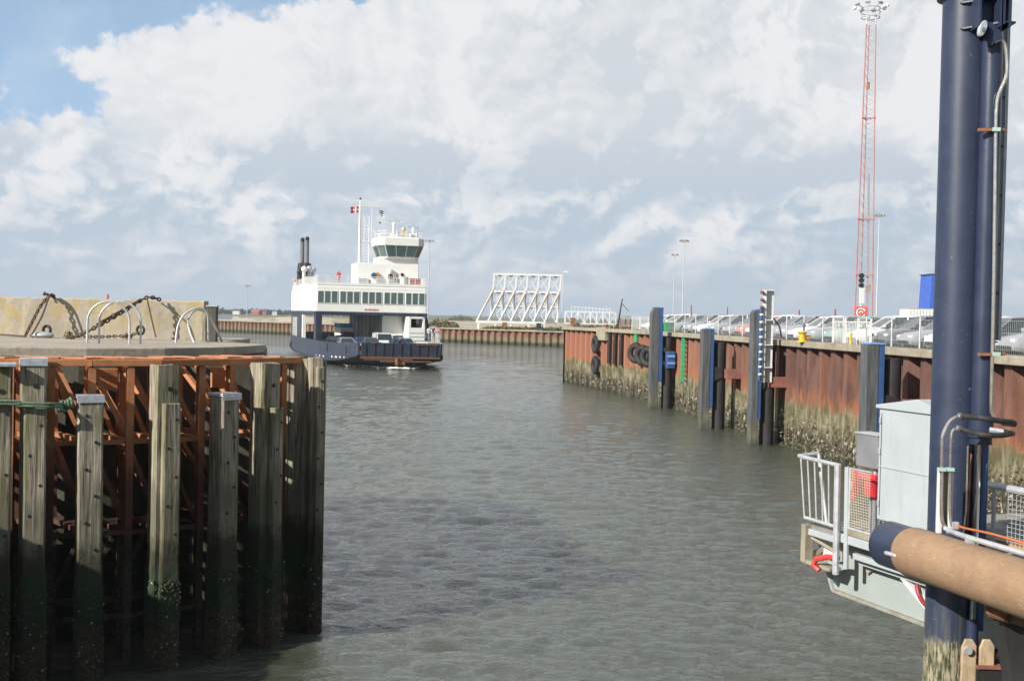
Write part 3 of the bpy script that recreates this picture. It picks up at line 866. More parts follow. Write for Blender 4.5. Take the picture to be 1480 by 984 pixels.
# concrete core, slab and parapet
CORE = offset_poly(2.45); CORE[0] = CORE[0] + Vector((-3., -.6)); CORE[1] = CORE[1] + Vector((-.5, 0)); CORE[5] = offset_poly(1.7)[5]; CORE[6] = offset_poly(.95)[6]
top = [(p.x, p.y) for p in CORE] + [(-5.2, 24.6), (-6.2, 29.8), (-7.0, 31), (-20, 31), (-20, 19.5)]
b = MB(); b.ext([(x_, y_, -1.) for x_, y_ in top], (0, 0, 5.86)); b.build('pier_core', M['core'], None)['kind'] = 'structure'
slab = [(-20, 19.6), (-12.0, 20.2), (-9.05, 20.8), (-7.7, 21.3), (-6.5, 22.05), (-5.85, 23.1), (-5.5, 24.2), (-5.35, 25.6), (-6.1, 26.6), (-6.7, 27.6), (-6.9, 31), (-20, 31)]
b = MB(); b.ext([(x_, y_, 4.87) for x_, y_ in slab], (0, 0, .18)); o = b.build('pier_slab', M['slab'], bevel=.025); o['kind'] = 'structure'
ZS = 5.05
wl = at(-2, 486, z=ZS); wr = at(294, 491.5, z=ZS)
wx0, wy0, wx1, wy1 = wl.x - 3, wl.y, wr.x, wr.y
b = MB(); hh = .93
n = 40; rings = []
rng = random.Random(5)
for i in range(n + 1):
    t_ = i / n; x_ = wx0 + (wx1 - wx0) * t_; y_ = wy0 + (wy1 - wy0) * t_; e = rng.gauss(0, .006)
    rings.append([(x_, y_, ZS - .02), (x_, y_ + rng.gauss(0, .004), ZS + hh - .03 + e), (x_, y_ + .03, ZS + hh + e), (x_, y_ + .42, ZS + hh + e), (x_, y_ + .45, ZS - .02)])
b.loft(rings); o = b.build('parapet_wall', M['wallc']); tag(o, 'lichen stained concrete parapet wall standing on the slab at upper left', 'wall')
pp = at(305, 494, z=ZS)
t_ = thing('concrete_post', 'dark square post beyond the right end of the parapet wall', 'post', (pp.x, pp.y + .1, ZS), .1)
b = MB(); b.box((0, 0, .40), (.21, .3, .80)); b.build('post_body', M['core'], t_, bevel=.015)
b = MB(); b.box((0, 0, .815), (.25, .34, .03)); b.build('top_plate', M['galv'], t_, bevel=.005)
b = MB(); b.box((-.19, .1, .36), (.07, .2, .72)); b.build('side_board', M['timber'], t_)

# ladder hoops
def hoop(b, a, c, z0, h, r=.023, bend=.5):
    a, c = Vector(a), Vector(c); w_ = (c - a).length; d_ = (c - a).normalized(); hr = w_ / 2
    zs = z0 + h - hr
    path = [a + Vector((0, 0, 0)), Vector((a.x, a.y, z0 + (zs - z0) * .6))]
    mid = (a + c) / 2
    for k in range(13):
        an = math.pi - math.pi * k / 12
        q = mid + d_ * math.cos(an) * hr; path.append(Vector((q.x, q.y, zs + math.sin(an) * hr)))
    path += [Vector((c.x, c.y, z0 + (zs - z0) * .6)), c.copy()]
    b.tube(path, r, 10)
def hoops(label, pairs, top_px, lean=0.):
    c0 = at(pairs[0][0], 495, z=ZS)
    t_ = thing('ladder_hoop', label, 'handrail', (c0.x, c0.y, ZS), 0, 'bent steel ladder hoops')
    for (p0, y0, p1, y1) in pairs:
        a = at(p0, y0, z=ZS); c = at(p1, y1, z=ZS); H_ = (a.y / FPX) * (top_px)
        b = MB(); hoop(b, a, c, ZS, H_); b.build('hoop', M['galv'], t_, smooth=True, world=True)
    return t_
hoops('pair of galvanised ladder hoops standing on the slab before the parapet wall', [(126, 496, 187, 497), (143, 496, 203, 497)], 61)
c0 = at(255, 495, z=ZS)
t_ = thing('ladder_hoop', 'splayed pair of galvanised ladder hoops near the right end of the slab', 'handrail', (c0.x, c0.y, ZS), 0, 'bent steel ladder hoops')
for pth in (((254, 495), (257, 472), (265, 456), (278, 447), (290, 445), (299, 452), (301, 470), (301, 495)), ((281, 496), (274, 478), (272, 462), (281, 449), (293, 449), (304, 459), (314, 478), (321, 494))):
    base = at(pth[0][0], pth[0][1], z=ZS); base2 = at(pth[-1][0], pth[-1][1], z=ZS); pl_ = []
    for i, (px, py) in enumerate(pth):
        Yd = base.y + (base2.y - base.y) * i / (len(pth) - 1); pl_.append(at(px, py, Y=Yd))
    b = MB(); b.tube(arc(pl_, 4), .023, 10); b.build('hoop', M['galv'], t_, smooth=True, world=True)

# chains over the parapet
def chain(b, path, link=.085, r=.016):
    pth = arc(path, 8); acc = 0; k = 0
    for a_, c_ in zip(pth[:-1], pth[1:]):
        L = (c_ - a_).length; acc += L
        while acc >= link * .78:
            acc -= link * .78; d_ = (c_ - a_).normalized(); ctr = c_ - d_ * acc
            s_ = d_.cross(Vector((0, 0, 1)) if abs(d_.z) < .9 else Vector((1, 0, 0))).normalized(); u_ = s_.cross(d_)
            side = s_ if k % 2 else u_
            pts_ = [ctr + d_ * math.cos(t2) * link * .5 + side * math.sin(t2) * link * .3 for t2 in (2 * math.pi * j / 8 for j in range(8))]
            b.tube(pts_, r, 5, close=True); k += 1
WYf = wy0
c_top = at(70, 431, Y=wy0); g1 = at(48, 488, z=ZS + .02); g1.y = WYf - .75
root = thing('mooring_chain', 'rusty chain hanging over the parapet wall at left with a dark ring at its foot', 'chain', (c_top.x, WYf - .3, ZS))
tp = Vector((c_top.x, WYf + .1, ZS + hh + .05)); g1 = Vector((tp.x - .28, WYf - .62, ZS + .03))
b = MB(); chain(b, [tp + Vector((0, .35, -.1)), tp, tp + Vector((-.12, -.2, -.22)), tp.lerp(g1, .55) + Vector((-.05, 0, 0)), g1], .105, .018); b.build('chain_links', M['chain'], root, world=True)
b = MB(); b.tube(arc([tp + Vector((.03, .2, .0)), tp + Vector((.02, -.08, 0)), tp.lerp(g1, .5) + Vector((.10, 0, 0)), g1 + Vector((.16, 0, .05))], 5), .022, 7); b.build('rope_strand', M['chain'], root, world=True)
b = MB()
for k in range(8): b.sphere(tp + Vector((rng.uniform(-.12, .09), rng.uniform(-.12, .12), rng.uniform(-.04, .06))), rng.uniform(.022, .04), 8, 6)
b.build('knot', M['chain'], root, world=True)
b = MB(); b.tube(torus_pts((tp.x + .02, WYf - .12, ZS + .17), .10, (.3, 1, .0), 18), .035, 8, close=True); b.build('iron_ring', M['black'], root, world=True)
b = MB(); b.sphere((tp.x + .0, WYf - .38, ZS + .06), .3, 14, 8, (1, .6, .28)); b.build('iron_bolster', M['galv'], root, smooth=True, world=True)
b = MB(); b.tube(arc([g1, g1 + Vector((-.5, .1, .02)), g1 + Vector((-1.3, .25, .03)), g1 + Vector((-3.2, .3, .02))], 6), .022, 7); b.build('trailing_rope', M['chain'], root, world=True)
tp = Vector((at(210, 436, Y=WYf).x, WYf + .1, ZS + hh + .05)); g2 = Vector((tp.x - 1.18, WYf - .95, ZS + .04))
root = thing('mooring_chain', 'heavy slanting chain and shackle draped over the parapet wall behind the ladder hoops', 'chain', (tp.x, WYf - .3, ZS))
b = MB(); chain(b, [tp + Vector((.25, .35, -.05)), tp, tp.lerp(g2, .3), tp.lerp(g2, .6), g2 + Vector((0, 0, .05)), g2 + Vector((-.22, -.2, -.02))], .115, .020)
chain(b, [g2 + Vector((.1, .2, .02)), g2 + Vector((.4, .45, .02)), g2 + Vector((.85, .55, .05)), g2 + Vector((1.15, .75, .12))], .09, .014); b.build('chain_links', M['chain'], root, world=True)
b = MB(); b.bar(tp + Vector((-.1, -.1, -.05)), tp.lerp(g2, .75) + Vector((0, -.02, .06)), .05, .05)
for f in (.35, .5, .68): b.sphere(tp.lerp(g2, f) + Vector((0, 0, .03)), .07, 9, 6)
b.build('turnbuckle', M['chain'], root, smooth=True, world=True)
b = MB(); b.tube(torus_pts(g2 + Vector((1.15, .72, .18)), .10, (.4, 1, 0), 16), .03, 8, close=True); b.build('iron_ring', M['black'], root, world=True)
root = thing('wall_chain', 'thin rope falling over the parapet wall right of the ladder hoops', 'rope', (tp.x + .1, WYf - .1, ZS))
b = MB(); b.tube(arc([tp + Vector((.05, .3, 0)), tp + Vector((.06, -.14, -.02)), tp + Vector((.15, -.2, -.35)), tp + Vector((.3, -.24, -.92))], 6), .018, 6); b.build('rope_strand', M['chain'], root, world=True)
# weeds at the wall foot
for px, lb in ((106, 'small green weed at the foot of the parapet wall, left of the hoops'), (220, 'small green weed at the foot of the parapet wall, right of the slanting chain')):
    c = at(px, 488, z=ZS); bush('weed', (c.x, WYf - .07, ZS), .12, .06, .2, 120, M['scrubg'], lb, int(px), leaf=.02)
# mooring rope round the piles
root = thing('mooring_rope', 'green rope lashed across the two leftmost timber piles', 'rope', (pts[1].x, pts[1].y, 4.3))
b = MB()
for dz, sgn in ((0, 0), (.045, 1)):
    p0, p1 = pts[0], pts[1]; t0, t1 = tang(0), tang(1); n0 = Vector((t0.y, -t0.x)); n1 = Vector((t1.y, -t1.x))
    z_ = 4.33 + dz
    path = [p0 - t0 * 1.5 + n0 * .25, p0 - t0 * .2 + n0 * .22, p0 + t0 * .3 + n0 * .22, p1 - t1 * .25 + n1 * .22, p1 + t1 * .2 + n1 * .22, p1 + t1 * .42 + n1 * .0, p1 + t1 * .5 - n1 * .5]
    b.tube(arc([(q.x, q.y, z_ - .05 * j * .35) for j, q in enumerate(path)], 5), .022, 8)
b.build('rope_line', M['rope'], root, smooth=True, world=True)
b = MB(); kq = pts[1] + tang(1) * .36
for k in range(6): b.tube(torus_pts((kq.x + .03 * k, kq.y + .02 * k, 4.22 + .015 * k), .06 + .01 * (k % 3), (1, .2 * k - .5, .3), 12), .02, 6, close=True)
b.build('rope_knot', M['rope'], root, world=True)

# the quay the picture was taken beside: a solid block left of the lens that shades the foot of the dolphin
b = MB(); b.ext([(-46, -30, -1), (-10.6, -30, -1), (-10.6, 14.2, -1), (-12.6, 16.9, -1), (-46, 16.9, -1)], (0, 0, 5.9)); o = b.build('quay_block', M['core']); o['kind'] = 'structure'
# ------------------------------------------------------------------ cars
def car_paint(name, col, metal=.3):
    m, g, b = newmat(name)
    n = g.noise(g.obj(), 1.5, 4, .6); z = g.sep(g.obj())[2]
    c = g.mix(g.lin(n, .3, .7), tuple(k * .94 for k in col), col)
    c = g.mix(g.mul(g.ss(g.add(z, g.mul(n, .3)), .55, .3), .5), c, (.16, .14, .12))
    g._in(b.inputs['Base Color'], c); b.inputs['Metallic'].default_value = metal
    b.inputs['Roughness'].default_value = .3; b.inputs['Coat Weight'].default_value = .6; b.inputs['Coat Roughness'].default_value = .06
    return m
CP = {'white': car_paint('car_white', (.78, .78, .76), 0), 'silver': car_paint('car_silver', (.55, .56, .58), .55), 'grey': car_paint('car_grey', (.20, .21, .22), .5),
      'black': car_paint('car_black', (.02, .02, .024), .2), 'blue': car_paint('car_blue', (.06, .13, .28), .4), 'red': car_paint('car_red', (.50, .07, .05), .2),
      'pale green': car_paint('car_pale_green', (.42, .58, .50), .4), 'orange': car_paint('car_orange', (.70, .20, .10), .1)}
M['lamp'] = paint('lamp_glass', (.75, .75, .73), .15, .05, 6, bump=0); M['tail'] = paint('tail_glass', (.45, .02, .02), .2, .05, 6, bump=0)
M['rim'] = paint('wheel_rim', (.45, .46, .47), .35, .1, 8, metal=.6)

def make_car(style, colour, loc, rz, label, group):
    t_ = thing('parked_car' if style != 'van' else 'parked_van', label, 'car' if style != 'van' else 'van', loc, rz, group)
    pm = CP[colour]
    if style == 'hatch':
        bd = [(2.02, .55, .30, .48), (1.98, .72, .24, .62), (1.75, .80, .20, .74), (1.2, .84, .20, .86), (.78, .86, .2, .94), (.2, .87, .2, .95), (-.8, .87, .2, .97), (-1.5, .86, .2, 1.0), (-1.92, .80, .24, .98), (-2.02, .72, .34, .80)]
        cab = [(.92, .93), (.10, 1.42), (-1.25, 1.46), (-1.86, 1.0)]
    elif style == 'van':
        bd = [(2.3, .7, .32, .62), (2.25, .84, .26, .86), (1.9, .90, .22, 1.08), (1.55, .92, .22, 1.14), (.5, .94, .22, 1.16), (-1., .94, .22, 1.18), (-2.1, .93, .24, 1.2), (-2.3, .9, .34, 1.15)]
        cab = [(1.75, 1.10), (.95, 1.88), (-2.1, 1.93), (-2.26, 1.16)]
    else:
        bd = [(2.2, .58, .30, .46), (2.15, .74, .24, .60), (1.9, .82, .20, .72), (1.3, .87, .20, .83), (.85, .88, .2, .90), (.2, .89, .2, .92), (-.9, .89, .2, .94), (-1.5, .88, .2, .97), (-2.1, .82, .24, .95), (-2.22, .72, .34, .75)]
        cab = [(1.0, .89), (.25, 1.38), (-1.0, 1.42), (-1.95, .97)]
    rings = []
    for (x_, w_, z0, z1) in bd:
        h_ = z1 - z0
        rings.append([(x_, -w_ * .9, z0), (x_, -w_, z0 + h_ * .25), (x_, -w_ * 1.0, z0 + h_ * .62), (x_, -w_ * .93, z0 + h_ * .9), (x_, -w_ * .78, z1), (x_, 0, z1 + .02),
                      (x_, w_ * .78, z1), (x_, w_ * .93, z0 + h_ * .9), (x_, w_ * 1.0, z0 + h_ * .62), (x_, w_, z0 + h_ * .25), (x_, w_ * .9, z0)])
    b = MB(); b.loft(list(reversed(rings)))
    b.build('body', pm, t_, smooth=True)
    # greenhouse
    wl_, wr_ = .80 if style != 'van' else .9, .62 if style != 'van' else .80
    g_ = [[(cab[0][0], -wl_, cab[0][1] - .03), (cab[0][0], wl_, cab[0][1] - .03)], [(cab[1][0], -wr_, cab[1][1]), (cab[1][0], wr_, cab[1][1])],
          [(cab[2][0], -wr_, cab[2][1]), (cab[2][0], wr_, cab[2][1])], [(cab[3][0], -wl_ * .95, cab[3][1] - .03), (cab[3][0], wl_ * .95, cab[3][1] - .03)]]
    A, B, C_, D = g_
    b = MB(); b._a([A[0], A[1], B[0], B[1], C_[0], C_[1], D[0], D[1]], [(0, 1, 3, 2), (2, 3, 5, 4), (4, 5, 7, 6), (0, 2, 4, 6), (1, 7, 5, 3), (0, 6, 7, 1)])
    gl = b.build('window', M['glass'], t_)
    b = MB(); e = .02
    b.loft([[(B[0][0] + .05, -wr_ - e, B[0][2] - .05), (B[0][0] + .02, -wr_ * .9, B[0][2] + .03), (B[0][0] + .02, wr_ * .9, B[0][2] + .03), (B[0][0] + .05, wr_ + e, B[0][2] - .05)],
            [(-.4, -wr_ - e, C_[0][2] - .03), (-.4, -wr_ * .9, C_[0][2] + .06), (-.4, wr_ * .9, C_[0][2] + .06), (-.4, wr_ + e, C_[0][2] - .03)],
            [(C_[0][0] - .06, -wr_ - e, C_[0][2] - .05), (C_[0][0] - .03, -wr_ * .9, C_[0][2] + .03), (C_[0][0] - .03, wr_ * .9, C_[0][2] + .03), (C_[0][0] - .06, wr_ + e, C_[0][2] - .05)]])
    for s_ in (0, 1):
        sg = -1 if s_ == 0 else 1
        def o_(p, k=.012): return (p[0], p[1] + sg * k, p[2] + .01)
        b.bar(o_(A[s_]), o_(B[s_]), .07, .05); b.bar(o_(C_[s_]), o_(D[s_]), .12, .06)
        for f in ((.42,) if style != 'van' else (.25,)):
            tp_ = Vector(B[s_]).lerp(Vector(C_[s_]), f); bt = Vector(A[s_]).lerp(Vector(D[s_]), f + .05); b.bar(o_(bt), o_(tp_), .07, .04)
    b.build('roof', pm, t_, smooth=False)
    if style == 'van':
        b = MB(); [b.box((-.75, s_ * .875, 1.5), (2.6, .06, .72)) for s_ in (-1, 1)]; b.build('side_panel', pm, t_)
    wx = (bd[0][0] - .75, bd[-1][0] + .72)
    for x_ in wx:
        for s_ in (-1, 1):
            yy = s_ * (bd[4][1] - .09)
            b = MB(); b.tube([(x_, yy - .1, .32), (x_, yy - .095, .32), (x_, yy + .095, .32), (x_, yy + .1, .32)], [.27, .32, .32, .27], 18); w_ = b.build('wheel', M['rubber'], t_)
            b = MB(); b.tube([(x_, yy + s_ * .098, .32), (x_, yy + s_ * .112, .32)], [.2, .17], 12); b.build('rim', M['rim'], w_)
    for s_ in (-1, 1):
        b = MB(); b.box((bd[1][0] - .06, s_ * bd[1][1] * .74, bd[1][3] - .03), (.16, .30, .13), None); b.build('headlight', M['lamp'], t_, bevel=.03)
        b = MB(); b.box((bd[-1][0] + .03, s_ * bd[-2][1] * .80, bd[-2][3] - .18), (.12, .2, .22)); b.build('tail_light', M['tail'], t_, bevel=.02)
        b = MB(); b.box((cab[0][0] - .12, s_ * (wl_ + .14), cab[0][1] + .06), (.12, .2, .13)); b.build('mirror', pm, t_, bevel=.03)
    b = MB(); b.box((bd[0][0] + .0, 0, .34), (.06, 1.1, .14)); b.build('grille', M['black'], t_, bevel=.02)
    return t_

# ------------------------------------------------------------------ people
def cloth(name, col): return paint(name, col, .8, .15, 8, bump=.2)
CL = {'navy': cloth('cloth_navy', (.03, .05, .12)), 'white': cloth('cloth_white', (.7, .7, .68)), 'beige': cloth('cloth_beige', (.45, .38, .27)), 'grey': cloth('cloth_grey', (.2, .2, .22)),
      'black': cloth('cloth_black', (.02, .02, .022)), 'pink': cloth('cloth_pink', (.6, .32, .32)), 'red': cloth('cloth_red', (.5, .06, .05)), 'jeans': cloth('cloth_jeans', (.08, .13, .24))}
HAIR = {'dark': cloth('hair_dark', (.03, .02, .015)), 'blond': cloth('hair_blond', (.42, .30, .15)), 'grey': cloth('hair_grey', (.4, .39, .37))}
def make_person(loc, rz, label, top, legs, hair, pose='stand', h=1.74, group=None):
    k = h / 1.74
    t_ = thing('person', label, 'person', loc, rz, group)
    J = {'pelvis': (0, 0, .95, .135, .10), 'belly': (0, 0, 1.10, .13, .095), 'chest': (.01, 0, 1.30, .15, .11), 'neckb': (.0, 0, 1.45, .085, .07), 'neck': (.01, 0, 1.52, .05, .05), 'head': (.03, 0, 1.63, .078, .09), 'crown': (.015, 0, 1.70, .06, .07),
         'hipL': (0, .09, .90, .09, .09), 'kneeL': (.03, .11, .50, .062, .062), 'ankL': (-.01, .12, .10, .042, .042), 'toeL': (.14, .13, .04, .04, .035),
         'hipR': (0, -.09, .90, .09, .09), 'kneeR': (.03, -.11, .50, .062, .062), 'ankR': (-.01, -.12, .10, .042, .042), 'toeR': (.14, -.13, .04, .04, .035),
         'shL': (0, .19, 1.42, .058, .058), 'elL': (-.02, .25, 1.14, .042, .042), 'wrL': (.08, .24, .90, .03, .03), 'haL': (.12, .23, .80, .035, .025),
         'shR': (0, -.19, 1.42, .058, .058), 'elR': (-.02, -.25, 1.14, .042, .042), 'wrR': (.08, -.24, .90, .03, .03), 'haR': (.12, -.23, .80, .035, .025)}
    if pose in ('lean', 'rail'):
        dx = .22 if pose == 'lean' else .10
        for n_, f in (('belly', .3), ('chest', .8), ('neckb', 1.1), ('neck', 1.25), ('head', 1.5), ('crown', 1.5)):
            q = J[n_]; J[n_] = (q[0] + dx * f, q[1], q[2] - dx * .12 * f, q[3], q[4])
        for s_, sg in (('L', 1), ('R', -1)):
            J['sh' + s_] = (dx * .95, sg * .19, 1.40, .058, .058); J['el' + s_] = (dx + .16, sg * .27, 1.14, .042, .042); J['wr' + s_] = (dx + .38, sg * .14, 1.10, .03, .03); J['ha' + s_] = (dx + .47, sg * .08, 1.10, .035, .025)
    if pose == 'sit':
        for n_ in ('pelvis', 'belly', 'chest', 'neckb', 'neck', 'head', 'crown', 'shL', 'shR', 'elL', 'elR', 'wrL', 'wrR', 'haL', 'haR', 'hipL', 'hipR'):
            q = J[n_]; J[n_] = (q[0], q[1], q[2] - .44, q[3], q[4])
        for s_, sg in (('L', 1), ('R', -1)):
            J['knee' + s_] = (.44, sg * .12, .50, .062, .062); J['ank' + s_] = (.44, sg * .12, .10, .042, .042); J['toe' + s_] = (.58, sg * .12, .05, .04, .035)
            J['wr' + s_] = (.28, sg * .15, .60, .03, .03); J['ha' + s_] = (.37, sg * .13, .58, .035, .025)
    names = list(J); E_ = [('pelvis', 'belly'), ('belly', 'chest'), ('chest', 'neckb'), ('neckb', 'neck'), ('neck', 'head'), ('head', 'crown')]
    for s_ in 'LR': E_ += [('pelvis', 'hip' + s_), ('hip' + s_, 'knee' + s_), ('knee' + s_, 'ank' + s_), ('ank' + s_, 'toe' + s_), ('neckb', 'sh' + s_), ('sh' + s_, 'el' + s_), ('el' + s_, 'wr' + s_), ('wr' + s_, 'ha' + s_)]
    me = bpy.data.meshes.new('skeleton'); me.from_pydata([Vector(J[n_][:3]) * k for n_ in names], [(names.index(a), names.index(c)) for a, c in E_], [])
    o = bpy.data.objects.new('body', me); COL.objects.link(o)
    md = o.modifiers.new('skin', 'SKIN'); md.use_smooth_shade = True
    if not me.skin_vertices: me.skin_vertices.new() if hasattr(me.skin_vertices, 'new') else None
    for i, n_ in enumerate(names):
        sv = me.skin_vertices[0].data[i]; sv.radius = (J[n_][3] * k, J[n_][4] * k); sv.use_root = (n_ == 'pelvis')
    sb = o.modifiers.new('sub', 'SUBSURF'); sb.levels = 2; sb.render_levels = 2
    dg = bpy.context.evaluated_depsgraph_get(); dg.update()
    m2 = bpy.data.meshes.new_from_object(o.evaluated_get(dg)); m2.name = 'body'
    bpy.data.objects.remove(o); bpy.data.meshes.remove(me)
    o = bpy.data.objects.new('body', m2); COL.objects.link(o); o.parent = t_
    m2.materials.clear(); m2.materials.append(M['skin'])
    # clothes: fitted shells lifted off the body surface
    def shell(name, test, mat, lift):
        keep = [p for p in m2.polygons if test(p.center / k)]
        ids = {}; vs = []; fs = []
        for p in keep:
            f = []
            for vi in p.vertices:
                if vi not in ids:
                    ids[vi] = len(vs); v_ = m2.vertices[vi]; vs.append(v_.co + v_.normal * lift)
                f.append(ids[vi])
            fs.append(tuple(f))
        if not fs: return
        b = MB(); b._a(vs, fs); c_ = b.build(name, mat, t_, smooth=True); return c_
    waist = .98 if pose != 'sit' else .56
    zs_ = -.44 if pose == 'sit' else 0
    shell('trousers', lambda c: c.z < waist and c.z > .09 and abs(c.y) < .205 and not (abs(c.y) > .17 and c.z > .7 + zs_), CL[legs], .012 * k)
    shell('jacket', lambda c: waist - .04 < c.z < 1.50 + zs_ and not (c.x > (.33 if pose != 'stand' else .06) and (abs(c.y) < .2 if pose != 'stand' else c.z < .93)), CL[top], .014 * k)
    shell('shoes', lambda c: c.z <= .10, CL['black'], .008 * k)
    hx = J['head'][0]; hz = J['head'][2]
    shell('hair', lambda c: c.z > hz - .02 and (c.x < hx + .01 or c.z > hz + .055), HAIR[hair], .016 * k)
    b = MB()
    hxk = hx * k; hzk = hz * k
    b.sphere((hxk + .088 * k, 0, hzk - .015 * k), .014 * k, 6, 4, (1.2, .8, 1.2)); b.build('nose', M['skin'], t_, smooth=True)
    for s_ in (-1, 1):
        b = MB(); b.sphere((hxk + .078 * k, s_ * .03 * k, hzk + .01 * k), .010 * k, 6, 4); b.build('eye', M['black'], t_)
        b = MB(); b.sphere((hxk - .005, s_ * .082 * k, hzk - .01 * k), .022 * k, 6, 4, (1, .4, 1.3)); b.build('ear', M['skin'], t_)
    return t_

# ------------------------------------------------------------------ the ferry
FO = Vector((-18.4, 145.7, 0)); FA = math.atan2(-.961, .276); FX_ = Vector((math.cos(FA), math.sin(FA))); FY_ = Vector((-math.sin(FA), math.cos(FA)))
ferry = thing('car_ferry', 'blue and white car ferry with open car deck coming in towards the harbour', 'ferry', FO, FA)
def fl(px, x_):     # local y on the ferry whose sight line meets photo column px at station x_
    c = (px - CX) / FPX; P0 = FO.xy + FX_ * x_
    return (c * P0.y - P0.x) / (FY_.x - c * FY_.y)
def fz(px, py, x_):
    yl = fl(px, x_); P0 = FO.xy + FX_ * x_ + FY_ * yl
    return at(px, py, Y=P0.y).z
def fw(x_, y_, z_): return Vector((*(FO.xy + FX_ * x_ + FY_ * y_), z_))
def hwd(x_):
    a = abs(x_)
    if x_ < 0: return 7.0 if a < 21 else 7.0 - .8 * (a - 21) / 6
    return 7.0 - .3 * a / 10 if a < 10 else 6.7 - 2.3 * ((a - 10) / 15) ** 1.35
st = [-27.5, -26.5, -24, -22, -19, -16, -13, -10, -5, 0, 5, 10, 13, 16, 19, 22, 24.2, 25]
def knz(x_): a = abs(x_); return .38 + (.95 * ((a - 12) / 13) ** 2 if a > 12 else 0)
def wlh(x_): a = min(25, abs(x_)); return 6.0 if a < 8 else max(.25, 6.0 - 5.6 * ((a - 8) / 17) ** 1.25)
rings = []; low = []
for x_ in st:
    h_ = hwd(x_); kz = knz(x_); tz = 2.45 + (.25 * ((abs(x_) - 15) / 10) ** 2 if abs(x_) > 15 else 0)
    rings.append([(x_, -h_, kz), (x_, -h_ * 1.003, tz), (x_, -h_ + .16, tz), (x_, -h_ + .16, 1.45), (x_, 0, 1.5), (x_, h_ - .16, 1.45), (x_, h_ - .16, tz), (x_, h_ * 1.003, tz), (x_, h_, kz), (x_, 0, kz - .02)])
    xl = x_ * (.975 if abs(x_) > 20 else 1); w_ = wlh(x_); tipz = .1
    low.append([(x_, -h_, kz), (xl, -(w_ * .55 + h_ * .45), kz * .5), (xl, -w_, 0.), (xl, -w_ * .85, -.8), (xl, w_ * .85, -.8), (xl, w_, 0.), (xl, (w_ * .55 + h_ * .45), kz * .5), (x_, h_, kz)])
b = MB(); b.loft(rings); hull = b.build('hull', M['hull'], ferry)
b = MB(); b.loft(low); b.build('lower_hull', M['hullb'], ferry)
b = MB()
for s_ in (-1, 1):
    for a_, c_ in zip(st[:-1], st[1:]): b.bar((a_, s_ * (hwd(a_) + .05), knz(a_) + .05), (c_, s_ * (hwd(c_) + .05), knz(c_) + .05), .14, .16)
b.build('rubbing_strake', M['hullb'], ferry)
# bow ramp with rusty lower edge
M['bow'] = paint('bow_navy_shade', (.028, .036, .062), .5, .2, .9, dirt=(.13, .06, .035), dirt_amt=.45, bscale=4)  # navy darkened to stand in for shade on the bow face
b = MB(); b.box((25.12, 0, 1.95), (.2, 8.2, 1.5)); ramp = b.build('bow_ramp', M['bow'], ferry, bevel=.03)
for k in range(9):
    b = MB(); b.box((25.26, -3.7 + k * .92, 1.95), (.10, .09, 1.4)); b.build('rib', M['bow'], ramp)
for (ya, yb, z_, h_) in ((-4.2, 4.1, 1.18, .16), (-3.9, 1.2, .98, .10), (-2.2, 3.2, .80, .12), (-.6, .4, .6, .35), (1.6, 3.9, 2.55, .08), (-3.1, -2.5, 2.72, .1)):
    b = MB(); b.bar((25.24, ya, z_), (25.24, yb, z_), .16, h_); b.build('rusty_fender', M['rust'], ramp)
for y_ in (fl(574, 25.3) - .0, ):
    b = MB(); b.tube([(25.25, y_, 1.1), (25.3, y_ + .1, .1), (24.9, y_ + .1, -.4)], .06, 6); b.tube([(25.4, y_, 1.1), (25.5, y_, .5)], .16, 8); b.build('bow_chain', M['rust'], ferry)
# white marks low on the hull side (draught marks and worn patches)
for x_, w_, z_ in ((20.5, .5, .95), (19.2, .35, .98), (17.6, .7, .93), (16.2, .4, .90), (12.6, .5, .8), (10.8, .4, .82), (22.3, .25, 1.05), (8.2, .3, .75)):
    b = MB(); b.bar((x_, -hwd(x_) - .012, z_), (x_ + w_, -hwd(x_ + w_) - .012, z_), .02, .14 + .1 * random.random()); b.build('draught_mark', M['shipwhite'], hull)
for k in range(4):
    b = MB(); b.box((-21.5 + k * .9, -hwd(-21.5 + k * .9) - .02, 1.25), (.22, .05, .7)); b.build('freeing_port', M['hullb'], hull)
for x_ in (21.4, 14.5):
    b = MB(); b.box((x_, -hwd(x_) - .03, 1.85), (.14, .08, .9)); b.build('fender_rib', M['hullb'], hull)
# car deck supports
b = MB(); b.box((5.2, -6.25, 3.5), (1.9, .75, 4.1)); b.build('deck_pillar', M['hull'], ferry, bevel=.04)
b = MB(); b.ext([(-24, -6.6, 1.45), (-8.5, -6.6, 1.45), (-8.5, -6.6, 5.5), (-24, -6.6, 5.5)], (0, .25, 0)); b.build('side_screen', M['hull'], ferry)
for k in range(4):
    b = MB(); b.box((-20.6 + k * 1.6, -6.66, 3.5), (.42, .06, 2.9)); b.build('white_slat', M['shipwhite'], ferry)
b = MB(); b.box((-8.1, -6.5, 3.6), (1.1, .4, 3.5)); b.build('white_pillar', M['shipwhite'], ferry)
b = MB(); b.bar((6.0, 6.5, 5.6), (8.6, 6.45, 2.75), .36, .4); b.build('raking_strut', M['navyp'], ferry, bevel=.03)
b = MB(); b.box((-9, 0, 5.62), (30.2, 13.5, .36)); b.build('deck_beam', M['hull'], ferry, bevel=.04)
